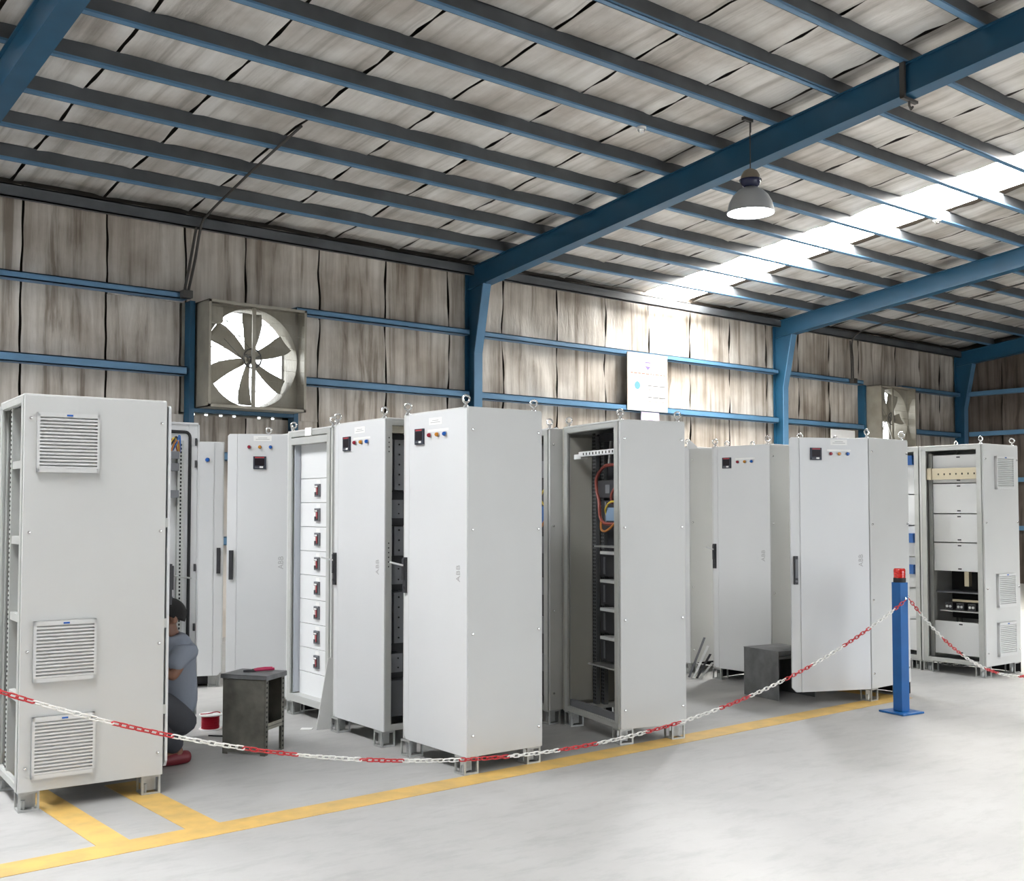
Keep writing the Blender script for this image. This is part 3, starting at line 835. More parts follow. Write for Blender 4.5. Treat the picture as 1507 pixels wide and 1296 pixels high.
# ---- breaker cabinet
T5 = cabinet('doorless cabinet with a column of breakers set in white cover plates', 4.0, 6.86, -2.7, 0.62, 0.70, 2.098, front='none', near=True, eye=(0, 1, 2, 3))
panel(T5, 'inner_side', 0.03, 0.14, 0.625, 0.64, ZB + 0.06, 2.03, mat('blue_grey_inner', (0.50, 0.53, 0.58), 0.45))
panel(T5, 'inner_side', 0.03, 0.14, 0.05, 0.065, ZB + 0.06, 2.03)
me = MB().box(0.075, 0.09, 0.07, 0.62, 0.002, 0.1765).mesh('cover_plate', M_WHITE)
mb = MB(); mb.box(0.060, 0.075, -0.036, 0.036, -0.047, 0.047); mb.mi = 1; mb.box(0.055, 0.060, -0.026, 0.026, -0.036, 0.036)
mb.mi = 2; mb.box(0.046, 0.055, -0.008, 0.010, -0.012, 0.020); mb.mi = 3; mb.box(0.053, 0.056, -0.022, -0.010, -0.03, 0.02); mb.mi = 2; mb.box(0.0535, 0.0555, -0.02, 0.02, 0.024, 0.033)
ME_BRK = mb.mesh('breaker', [M_MIDG, M_DARK, M_TAG, M_REDPRINT])
ME_BTAG = MB().box(0.0735, 0.0755, -0.03, 0.03, -0.012, 0.012).mesh('breaker_tag', M_TAG)
for k in range(8):
    z = 0.322 + 0.178*k
    inst('cover_plate', me, T5, (0, 0, z)); inst('breaker', ME_BRK, T5, (0, 0.33, z + 0.089)); inst('breaker_tag', ME_BTAG, T5, (0, 0.33, z + 0.153))
MB().box(0.075, 0.09, 0.07, 0.62, 1.748, 2.04).build('cover_plate', M_WHITE, T5, bevel=0.002)
MB().box(0.075, 0.09, 0.07, 0.62, 0.15, 0.32).build('cover_plate', M_WHITE, T5, bevel=0.002)
MB().box(-0.004, 0.004, 0.30, 0.40, 2.055, 2.115).build('name_plate', M_TAG, T5)
MB().box(0.0, 0.07, 0.05, 0.64, 2.0, 2.05).build('top_cover', M_GALVL, T5)
MB().box(0.0, 0.10, 0.05, 0.64, ZB + 0.035, ZB + 0.055).build('sill', M_GALVL, T5)

# ---- cabinet with missing side panel (busbar chassis visible)
TN = cabinet('white-doored cabinet without side panel, busbar modules showing, left of the frontmost cabinet', 3.904, 6.045, -2.68, 0.62, 0.707, 2.103, near=False, spec=dict(STD(0.707), lever=True))
holes(TN, [(0.05, 0.0005, 1.98 - 0.03*k) for k in range(4)] + [(0.05, 0.0005, 1.3 - 0.03*k) for k in range(6)], 0.006, 'y')
MB().box(0.09, 0.58, 0.22, 0.24, 0.16, 2.02).build('chassis_plate', M_DARK, TN)
mz = 1.98
mods = [(0.34, 'a'), (0.06, 'g'), (0.12, 'b'), (0.05, 'g'), (0.20, 'a'), (0.05, 'g'), (0.13, 'b'), (0.05, 'g')]*3
for hgt, kd in mods:
    z1_, z0_ = mz, mz - hgt
    if z0_ < 0.42: break
    mb = MB()
    if kd == 'a':
        mb.box(0.095, 0.135, 0.10, 0.20, z0_, z1_); mb.box(0.145, 0.23, 0.09, 0.20, z0_ + 0.005, z1_ - 0.005); mb.mi = 1
        q = z0_ + 0.04
        while q < z1_ - 0.02:
            mb.cyl((0.18, 0.091, q), (0.18, 0.086, q), 0.006, n=8); q += 0.066
        mb.mi = 0; mb.box(0.24, 0.45, 0.12, 0.20, z0_, z1_)
    elif kd == 'b':
        mb.box(0.08, 0.20, 0.07, 0.20, z0_, z1_); mb.mi = 1
        for q in (z0_ + 0.03, z1_ - 0.03):
            mb.cyl((0.165, 0.071, q), (0.165, 0.066, q), 0.005, n=8)
    else:
        mb.box(0.085, 0.14, 0.11, 0.2, z0_ + 0.008, z1_ - 0.008)
    mb.build('busbar_module', [mat('module_grey', (0.24, 0.25, 0.27), 0.5), M_HOLE], TN)
    mz = z0_
MB().box(0.10, 0.50, 0.10, 0.2, 0.17, 0.40).build('lower_cover', M_MIDG, TN)
MB().box(0.075, 0.6, 0.03, 0.05, 2.015, 2.095).build('top_bracket', M_BEIGE, TN)

# ---- frontmost cabinet
TC = cabinet('frontmost cabinet in the middle, bright white door and plain grey side', 3.863, 5.116, -2.28, 0.572, 0.706, 2.105, spec=dict(STD(0.706), lever=True))

# ---- doorless open cabinet, right of the frontmost one
TO = cabinet('open doorless cabinet with dark inside, wires and a white rail across its top', 5.135, 5.141, -14.68, 0.512, 0.789, 2.097, front='none', back=False, far=False)
panel(TO, 'side_panel', 0.0, 0.512, 0.771, 0.789, ZB, 2.097, M_INNER)
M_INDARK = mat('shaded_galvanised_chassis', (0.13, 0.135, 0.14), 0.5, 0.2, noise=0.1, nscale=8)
panel(TO, 'inner_side', 0.035, 0.212, 0.735, 0.745, ZB + 0.07, 2.03, M_INNER)
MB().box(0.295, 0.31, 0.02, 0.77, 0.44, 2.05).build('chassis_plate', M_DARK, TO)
MB().box(0.492, 0.51, 0.02, 0.77, 0.12, 2.05).build('back_panel', M_CAB, TO)
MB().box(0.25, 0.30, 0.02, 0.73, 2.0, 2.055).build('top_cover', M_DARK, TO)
for (u_, v_) in ((0.216, 0.69), (0.262, 0.655)):
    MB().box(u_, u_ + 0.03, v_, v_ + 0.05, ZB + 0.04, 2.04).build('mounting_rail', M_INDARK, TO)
    holes(TO, [(u_ - 0.0005, v_ + 0.014, ZB + 0.08 + 0.025*k) for k in range(76)] + [(u_ - 0.0005, v_ + 0.036, ZB + 0.08 + 0.025*k) for k in range(76)], 0.010)
mb = MB(); mb.box(0.04, 0.055, 0.06, 0.62, 1.885, 1.92); mb.box(0.04, 0.07, 0.06, 0.62, 1.885, 1.89); mb.box(0.045, 0.10, 0.60, 0.70, 1.872, 1.905)
rl = mb.build('punched_rail', M_WHITE, TO)
holes(rl, [(0.0395, 0.10 + 0.045*k, 1.903) for k in range(11)], 0.012)
for k, z in enumerate((1.05, 0.855, 0.66, 0.465)):
    mb = MB(); mb.box(0.21, 0.29, 0.10, 0.62, z, z + 0.15); mb.mi = 1; mb.box(0.204, 0.21, 0.545, 0.565, z + 0.015, z + 0.135)
    mb.mi = 2; mb.box(0.15, 0.25, 0.30, 0.52, z + 0.158, z + 0.178)
    mb.build('switch_module', [M_DARK, M_MIDG, M_WHITE], TO)
mb = MB(); mb.box(0.20, 0.29, 0.10, 0.63, 1.60, 1.72); mb.mi = 1; mb.box(0.196, 0.20, 0.46, 0.52, 1.63, 1.69)
mb.build('switch_module', [M_DARK, M_MIDG], TO)
mb = MB(); mb.box(0.22, 0.29, 0.10, 0.62, 1.37, 1.58); mb.mi = 1; mb.box(0.214, 0.22, 0.54, 0.56, 1.42, 1.57)
mb.build('switch_module', [M_DARK, M_MIDG], TO)
MB().box(0.15, 0.29, 0.05, 0.60, 1.255, 1.265).build('shelf', M_GALV, TO)
MB().box(0.12, 0.30, 0.05, 0.64, 0.435, 0.445).build('shelf', M_GALV, TO)
wire(TO, [(0.26, 0.50, 1.83), (0.22, 0.57, 1.82), (0.20, 0.645, 1.75), (0.20, 0.65, 1.66), (0.19, 0.60, 1.58), (0.18, 0.575, 1.52), (0.18, 0.56, 1.46), (0.16, 0.46, 1.42), (0.16, 0.25, 1.42)], 0.012, M_WRED)
wire(TO, [(0.25, 0.56, 1.82), (0.26, 0.56, 1.92), (0.27, 0.56, 2.03)], 0.010, M_GALV)
wire(TO, [(0.15, 0.50, 1.43), (0.13, 0.46, 1.38), (0.12, 0.38, 1.37), (0.14, 0.30, 1.42), (0.16, 0.24, 1.5)], 0.008, M_WORG)
wire(TO, [(0.17, 0.44, 1.46), (0.14, 0.42, 1.52), (0.15, 0.36, 1.57), (0.18, 0.28, 1.56)], 0.007, M_WYEL)
wire(TO, [(0.18, 0.40, 1.56), (0.16, 0.37, 1.62), (0.17, 0.32, 1.68), (0.2, 0.3, 1.72)], 0.010, M_WRED)
MB().box(0.15, 0.21, 0.24, 0.43, 1.44, 1.53).build('contactor', mat('pale_blue_plastic', (0.22, 0.32, 0.45), 0.5), TO)
MB().box(0.03, 0.05, 0.05, 0.74, ZB + 0.036, ZB + 0.085).build('sill', M_MIDG, TO)

# ---- slice of a cabinet between those two
TB = cabinet('cabinet mostly hidden between the frontmost cabinet and the open doorless one', 5.234, 5.94, -6.0, 0.58, 0.70, 2.088, front='none')
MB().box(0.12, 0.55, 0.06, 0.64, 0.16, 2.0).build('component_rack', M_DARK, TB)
mb = MB()
for z in (0.35, 0.62, 0.9, 1.2, 1.75):
    mb.box(0.08, 0.12, 0.08, 0.6, z, z + 0.12)
mb.build('switch_module', M_MIDG, TB)
mb = MB().box(0.05, 0.11, 0.10, 0.2, 1.42, 1.54); mb.build('contactor', M_WBLU, TB)
wire(TB, [(0.06, 0.12, 1.54), (0.03, 0.15, 1.60), (0.05, 0.1, 1.68)], 0.008, M_WYEL)
wire(TB, [(0.06, 0.2, 1.42), (0.03, 0.15, 1.38), (0.05, 0.1, 1.46)], 0.008, M_WORG)

# ---- right group
TS = cabinet('cabinet showing a dark grey side strip behind the leaning bars', 7.85, 6.95, -3.0, 0.60, 0.70, 2.098, spec=dict(handle=1.11))
mb = MB(); mb.prism([(0.0, 2.08), (0.0, 2.155), (0.03, 2.165), (0.12, 2.11), (0.12, 2.09)], -0.002, 0.006, 'y')
mb.build('lifting_bracket', M_WHITE, TS)
T6 = cabinet('grey cabinet with closed door and lever handle, behind the small grey metal box', 7.80, 5.99, -0.5, 0.60, 0.66, 2.078, spec=dict(meter=(0.47, 1.935), lamps=((0.345, 0.265, 0.19), 1.94), handle=1.10, brand=(0.075, 1.12), lever=True))
TR = cabinet('cabinet beside the blue post with its plain grey door swung open', 7.832, 5.035, 1.5, 0.60, 0.70, 2.085, front='open', spec=dict(plate=(0.26, 2.05, 0.145, 0.045), meter=(0.465, 1.955), lamps=((0.335, 0.26, 0.185), 1.958), handle=1.045, hgrey=True, brand=(0.075, 1.115)), dw=0.682, open_deg=63.5)
MB().box(0.12, 0.55, 0.06, 0.64, 0.16, 2.0).build('component_rack', M_MIDG, TR)

# ---- far right cabinet with cover plates and vents, and the open frame coupled to it
TG = cabinet('far right cabinet with vents on its side, cover plates and a metal bar inside', 9.715, 5.075, -2.0, 0.62, 0.64, 2.112, front='none', eye=(0, 1, 2))
for z0 in (1.705, 0.625, 0.18):
    louvre(TG, 0.20, z0, 0.305)
for (z0, z1) in ((1.77, 2.03), (1.485, 1.76), (1.215, 1.475), (0.945, 1.205), (0.17, 0.475)):
    pl = MB().box(0.10, 0.115, 0.06, 0.56, z0, z1).build('cover_plate', M_WHITE, TG, bevel=0.002)
    mb = MB()
    for z in (z0 + 0.022, z1 - 0.022):
        mb.box(0.098, 0.101, 0.28, 0.315, z - 0.006, z + 0.006)
    mb.build('latch', M_DARK, pl)
mb = MB(); mb.box(0.03, 0.05, 0.045, 0.53, 1.80, 1.905); mb.box(0.02, 0.03, 0.53, 0.59, 1.80, 1.91)
br = mb.build('metal_bar', M_BRASS, TG)
holes(br, [(0.0295, 0.10 + 0.06*k, 1.85) for k in range(7)], 0.012)
MB().box(0.09, 0.15, 0.565, 0.60, 0.14, 2.05).build('mounting_rail', M_GALVL, TG)
MB().box(0.45, 0.47, 0.05, 0.59, 0.48, 0.95).build('rear_plate', M_BLACK, TG)
MB().box(0.12, 0.45, 0.06, 0.56, 0.74, 0.75).build('shelf', M_MIDG, TG); MB().box(0.12, 0.45, 0.06, 0.52, 0.565, 0.575).build('shelf', M_GALV, TG)
for v_ in (0.28, 0.13):
    MB().box(0.22, 0.27, v_, v_ + 0.045, 0.80, 0.96).build('busbar', M_BRASS, TG)
MB().box(0.2, 0.21, 0.06, 0.44, 0.655, 0.675).build('busbar', M_BRASS, TG)
for k in range(4):
    mb = MB(); mb.box(0.16, 0.28, 0.07 + k*0.115, 0.145 + k*0.115, 0.58, 0.645); mb.mi = 1
    mb.cyl((0.158, 0.09 + k*0.115, 0.61), (0.15, 0.09 + k*0.115, 0.61), 0.012, n=8); mb.cyl((0.158, 0.122 + k*0.115, 0.61), (0.15, 0.122 + k*0.115, 0.61), 0.012, n=8)
    mb.build('terminal', [M_DARK, M_WHITE], TG)
TG2 = cabinet('open-framed cabinet coupled behind the far right one, half hidden by the blue post', 9.738, 5.725, -2.0, 0.62, 0.64, 2.112, front='none', near=False, eye=())
for k in range(6):
    MB().box(0.10, 0.115, 0.06, 0.58, 0.17 + 0.3*k, 0.46 + 0.3*k).build('cover_plate', M_WHITE, TG2)
mb = MB()
for z in (1.2, 1.95, 0.9):
    mb.box(0.05, 0.10, 0.10, 0.5, z, z + 0.09)
mb.build('switch_module', M_WBLU, TG2)

for T_, a_, b_ in ((TS, 0.60, 0.70), (T6, 0.60, 0.66), (TR, 0.60, 0.70), (TG, 0.62, 0.64), (TG2, 0.62, 0.64), (T5, 0.62, 0.70), (T4, 0.6, 0.5), (TB, 0.58, 0.7)):
    MB().box(a_ - 0.02, a_ - 0.012, 0.0, b_, 0.006, ZB - 0.004).build('base_shade_screen', M_BLACK, T_)  # black sheets standing in for the dark under the cabinets
    MB().box(0.05, a_ - 0.03, 0.03, b_ - 0.03, ZB + 0.002, ZB + 0.006).build('shade_bottom_panel', M_GALV, T_)  # added to cast shade onto the floor below
for T_, b_ in ((T6, 0.66), (TS, 0.70), (TG2, 0.64), (T5, 0.7)):
    MB().box(0.13, 0.58, b_ - 0.012, b_ - 0.004, 0.006, ZB - 0.004).build('base_shade_screen', M_BLACK, T_)  # more black sheets for the dark below, on the far sides
MB().box(0.05, 0.54, 0.03, 0.67, ZB + 0.002, ZB + 0.006).build('shade_bottom_panel', M_GALV, TC); MB().box(0.05, 0.58, 0.03, 0.67, ZB + 0.002, ZB + 0.006).build('shade_bottom_panel', M_GALV, TN)  # bottom panels added to keep the gap below dark

# ------------------------------------------------------------------ metal stool (near the crouching man)
ST = empty('metal_stool', (3.228, 6.303, 0), R(33), 'tall worn metal box stool with slotted corner legs, beside the red cable spool', 'stool')
su, sv, sh = 0.235, 0.30, 0.492
def angle_leg(T, u, v, du, dv, h, m):
    mb = MB(); t = 0.003; w = 0.035
    u1, v1 = u + du*w, v + dv*w
    mb.box(min(u, u1), max(u, u1), min(v, v + dv*t), max(v, v + dv*t), 0, h)
    mb.box(min(u, u + du*t), max(u, u + du*t), min(v, v1), max(v, v1), 0, h)
    mb.mi = 1; z = 0.02
    while z < h - 0.02:
        mb.box(u + du*0.012, u + du*0.024, v - dv*0.001, v + dv*0.001, z, z + 0.012) if du > 0 else mb.box(u + du*0.024, u + du*0.012, v - dv*0.001, v + dv*0.001, z, z + 0.012)
        yy = sorted((v + dv*0.012, v + dv*0.024)); mb.box(u - abs(du)*0.001 if du > 0 else u - 0.001, u + 0.001, yy[0], yy[1], z, z + 0.012)
        z += 0.03
    return mb.build('leg', [m, M_HOLE], T)
for (u_, v_, du, dv) in ((0, 0, 1, 1), (su, 0, -1, 1), (su, sv, -1, -1), (0, sv, 1, -1)):
    angle_leg(ST, u_, v_, du, dv, sh - 0.006, M_STOOL)
MB().box(-0.006, -0.002, 0.005, sv - 0.005, 0.015, sh - 0.03).build('side_panel', M_STOOL, ST)
MB().box(0.005, su - 0.005, sv - 0.004, sv + 0.002, 0.17, sh - 0.01).build('back_panel', M_STOOL, ST)
MB().box(su + 0.001, su + 0.004, 0.005, sv - 0.005, 0.17, sh - 0.01).build('side_panel', M_STOOL, ST)
mb = MB(); mb.box(-0.012, su + 0.01, -0.012, sv + 0.01, sh - 0.005, sh); mb.box(-0.012, su + 0.01, -0.012, -0.009, sh - 0.03, sh - 0.005); mb.box(-0.012, -0.009, -0.012, sv + 0.01, sh - 0.025, sh)
mb.build('top_plate', M_GREYBOX, ST)
MB().box(0.003, su - 0.003, 0.003, sv - 0.003, 0.165, 0.172).build('shelf', M_STOOL, ST)
mb = MB(); mb.box(0.03, su - 0.03, -0.003, 0.002, 0.155, 0.195); mb.mi = 1; mb.box(0.03, su - 0.03, -0.0045, -0.003, 0.172, 0.178)
mb.build('rail', [mat('worn_cream_steel', (0.30, 0.29, 0.24), 0.5, noise=0.3, nscale=12), M_STOOL], ST)
# pliers on the stool
PL = empty('pliers', (3.245, 6.50, 0.492), R(-12), 'pliers with red handles lying on the metal stool', 'pliers')
M_PLR = mat('red_rubber_grip', (0.45, 0.02, 0.09), 0.45)
for s_ in (-1, 1):
    MB().tube([(0.0, 0.006*s_, 0.012), (0.03, 0.016*s_, 0.015), (0.08, 0.026*s_, 0.016), (0.125, 0.020*s_, 0.015)], 0.009, 8).build('grip', M_PLR, PL, smooth=True)
mb = MB().prism([(0.01, -0.016), (0.01, 0.016), (-0.02, 0.014), (-0.065, 0.004), (-0.065, -0.004), (-0.02, -0.014)], 0.004, 0.016, 'z'); mb.cyl((-0.002, 0, 0.002), (-0.002, 0, 0.02), 0.008, n=10)
mb.build('jaw', M_DARK, PL)

# red cable spool
SP = empty('cable_spool', (3.335, 7.325, 0), 0.3, 'red cable wound on a white spool, on the floor behind the stool', 'spool')
M_SPR = mat('red_cable', (0.42, 0.015, 0.035), 0.45)
mb = MB()
for k in range(11):
    mb.lathe([(0.055, 0.008*k + 0.008), (0.063, 0.008*k + 0.012), (0.055, 0.008*k + 0.016)], (0, 0, 0), 24)
mb.build('cable_winding', M_SPR, SP, smooth=True)
for z in (0.0, 0.098):
    MB().lathe([(0.02, z), (0.078, z), (0.078, z + 0.008), (0.02, z + 0.008), (0.02, z)], (0, 0, 0), 28).build('flange', M_TAG, SP, smooth=True)
wire(SP, [(0.05, -0.04, 0.11), (0.0, -0.06, 0.125), (-0.05, -0.03, 0.118), (-0.06, 0.03, 0.11)], 0.004, M_SPR, 'cable_end')
tag(wire(None, [(3.42, 7.26, 0.006), (3.46, 7.13, 0.006), (3.40, 7.02, 0.006), (3.30, 7.02, 0.006), (3.22, 7.10, 0.006)], 0.005, M_WBLK, 'loose_cable'), 'thin dark cable lying on the floor beside the red spool', 'cable')

# leaning white panel and paper
mb = MB()
A_, B_ = Vector((3.885, 6.835, 0.0)), Vector((3.975, 6.835, 0.485))
w_ = Vector((0.105, -0.020, 0)); n_ = (B_ - A_).cross(w_).normalized()*0.006
vs = [A_ - n_, A_ + w_ - n_, B_ + w_ - n_, B_ - n_, A_ + n_, A_ + w_ + n_, B_ + w_ + n_, B_ + n_]
mb._add(vs, [(0,3,2,1),(4,5,6,7),(0,1,5,4),(1,2,6,5),(2,3,7,6),(3,0,4,7)])
tag(mb.build('sheet_metal_offcut', M_CAB), 'narrow sheet metal offcut leaning against the white-doored cabinet', 'offcut')
tag(MB().prism([(3.80, 6.905), (3.86, 6.86), (3.90, 6.90), (3.84, 6.955)], 0.0, 0.004, 'z').build('paper_sheet', M_TAG), 'small white paper on the floor by the leaning offcut', 'paper')

# grey metal box
BX = empty('metal_box', (7.294, 5.523, 0), R(-9), 'low grey metal box standing open on one side, beside the swung-open door', 'box')
bu, bv, bh = 0.40, 0.40, 0.385
MB().box(0, 0.006, 0, bv, 0, bh).build('side_panel', M_GREYBOX, BX, bevel=0.002); MB().box(bu - 0.006, bu, 0, bv, 0, bh).build('side_panel', M_GREYBOX, BX, bevel=0.002)
mb = MB(); mb.box(-0.003, bu + 0.003, -0.003, bv, bh, bh + 0.006); mb.box(-0.003, bu + 0.003, -0.003, 0.0, bh - 0.03, bh)
mb.build('top_plate', M_GREYBOX, BX, bevel=0.002)
MB().box(0.006, bu - 0.006, bv - 0.006, bv, 0, bh).build('back_panel', M_GREYBOX, BX)
MB().box(0.006, bu - 0.006, 0.02, 0.04, bh - 0.06, bh - 0.04).build('stiffener', M_GALV, BX)

# flat bars leaning by the far cabinets
for i, (x, y, dx, m_) in enumerate(((7.70, 6.79, 0.10, M_MIDG), (7.71, 6.745, 0.085, M_WHITE), (7.715, 6.71, 0.07, M_DARK), (7.72, 6.675, 0.055, M_GALVL))):
    mb = MB(); zz = 0.36 - 0.07*i
    mb.obox((x + dx/2, y - 0.02, zz/2 + 0.002), (0.0025, 0.0025, 0), (dx/2, -0.05, zz/2), (0.005, -0.009, -0.001))
    tag(mb.build('flat_bar', m_), ('dark grey', 'pale', 'black', 'short galvanised')[i] + ' flat bar leaning beside the closed cabinet with the lever handle', 'bar', 'flat bars leaning by the cabinets')

# ------------------------------------------------------------------ blue posts with beacon, chains
def barrier_post(x, y, rot, label, beacon=True):
    P = empty('barrier_post', (x, y, 0), R(rot), label, 'post', 'chain barrier posts')
    MB().box(-0.115, 0.115, -0.115, 0.115, 0.0, 0.014).build('base_plate', M_POST, P, bevel=0.003)
    MB().box(-0.042, 0.042, -0.042, 0.042, 0.014, 0.972).build('pole', M_POST, P, bevel=0.004)
    if beacon:
        MB().lathe([(0.0, 0.972), (0.046, 0.972), (0.046, 1.004), (0.0, 1.004)], (0, 0, 0), 20).build('beacon_base', M_BLACK, P, smooth=True)
        mb = MB().lathe([(0.040, 1.004), (0.043, 1.006), (0.043, 1.02), (0.041, 1.022), (0.043, 1.024), (0.043, 1.04), (0.041, 1.042), (0.043, 1.044), (0.043, 1.066), (0.036, 1.076), (0.0, 1.078)], (0, 0, 0), 24)
        mb.build('beacon_lens', M_BEACON, P, smooth=True)
    MB().tube([(0.0, -0.042, 0.862), (0.0, -0.056, 0.860), (0.0, -0.062, 0.850), (0.0, -0.056, 0.842), (0.0, -0.048, 0.846)], 0.004, 8).build('hook', M_CHROME, P, smooth=True)
    return P
barrier_post(7.60, 4.635, -9, 'blue square post with a red beacon on top, holding the chain')
barrier_post(0.78, 5.09, -9, 'blue square post at the left end of the chain, out of view')
barrier_post(11.75, 4.62, -9, 'blue square post at the right end of the chain, out of view')

def link_mesh(m):
    pts = []; hl, hw = 0.0125, 0.0095
    for q in range(7):
        t = -math.pi/2 + math.pi*q/6; pts.append((hl + hw*math.cos(t), hw*math.sin(t), 0))
    for q in range(7):
        t = math.pi/2 + math.pi*q/6; pts.append((-hl + hw*math.cos(t), hw*math.sin(t), 0))
    return MB().tube(pts, 0.0036, 6, True).mesh('link', m, True)
ME_LW, ME_LR = link_mesh(M_CHW), link_mesh(M_CHR)
def chain(name, pts, bounds, first_red, label, pitch=0.0355):
    """pts: polyline; bounds: x positions where the colour flips"""
    T = empty(name, pts[0], 0, label, 'chain', 'barrier chains')
    P = [Vector(p) for p in pts]
    acc = [0.0]
    for a_, b_ in zip(P[:-1], P[1:]): acc.append(acc[-1] + (b_ - a_).length)
    def at(s):
        for i in range(len(acc) - 1):
            if s <= acc[i+1]:
                t = (s - acc[i])/(acc[i+1] - acc[i]); return P[i].lerp(P[i+1], t)
        return P[-1]
    nn = int(acc[-1]/pitch); rr = random.Random(5)
    for k in range(nn):
        s = (k + 0.5)*pitch
        c = at(s); d = (at(s + pitch*0.5) - at(s - pitch*0.5)).normalized()
        nb = sum(1 for bx in bounds if c.x > bx)
        red = (nb % 2 == 0) == first_red
        side = d.cross(Vector((0, 0, 1))).normalized(); up = side.cross(d)
        roll = R(45 if k % 2 else -45) + rr.uniform(-0.22, 0.22)
        y_ = side*math.cos(roll) + up*math.sin(roll); z_ = d.cross(y_)
        Mx = Matrix((d, y_, z_)).transposed().to_4x4(); Mx.translation = c - P[0]
        o = inst('link', ME_LR if red else ME_LW, T); o.matrix_local = Mx
    return T
CH = [(1.34,5.008,.748),(1.481,4.998,.693),(1.803,4.975,.57),(2.068,4.957,.484),(2.415,4.933,.384),(2.684,4.914,.317),(3.035,4.889,.248),(3.282,4.872,.211),(3.651,4.846,.171),(3.942,4.826,.15),(4.298,4.801,.14),(4.575,4.782,.146),(4.962,4.754,.164),(5.246,4.735,.191),(5.595,4.71,.243),(5.888,4.69,.293),(6.249,4.664,.376),(6.521,4.645,.454),(6.863,4.622,.557),(7.141,4.602,.658),(7.452,4.58,.788),(7.585,4.571,.847)]
cf = (3.58306996e-04, -6.43988345e-03, 1.07354290e-01, -6.84905165e-01, 1.48953067e+00)
def zc(x):
    z = 0.0
    for c_ in cf: z = z*x + c_
    return z
xs = [1.0 + (7.585 - 1.0)*i/70 for i in range(71)]
cp = [(0.79, 5.03, 0.85)] + [(x, 5.008 + (x - 1.34)*(4.571 - 5.008)/(7.585 - 1.34), zc(x) + (0.0 if x > 1.3 else 0.04*(1.3 - x))) for x in xs]
chain('barrier_chain', cp, [p[0] for p in CH[1:-1]], True, 'long red and white plastic chain sagging in front of the cabinets')
def zc2(x):      # right hand span
    t = (x - 7.61)/(11.72 - 7.61)
    return 0.10 + 0.75*(2*t - 1)**2 if t > 0.5 else 0.10 + 0.75*abs(2*t - 1)**2.2
xs = [7.612 + (11.73 - 7.612)*i/60 for i in range(61)]
chain('barrier_chain', [(x, 4.565, zc2(x)) for x in xs], [7.74, 8.09, 8.37, 8.71, 8.94, 9.28, 9.55, 9.9, 10.2, 10.6, 10.9, 11.3], True, 'shorter red and white chain running right from the blue post')

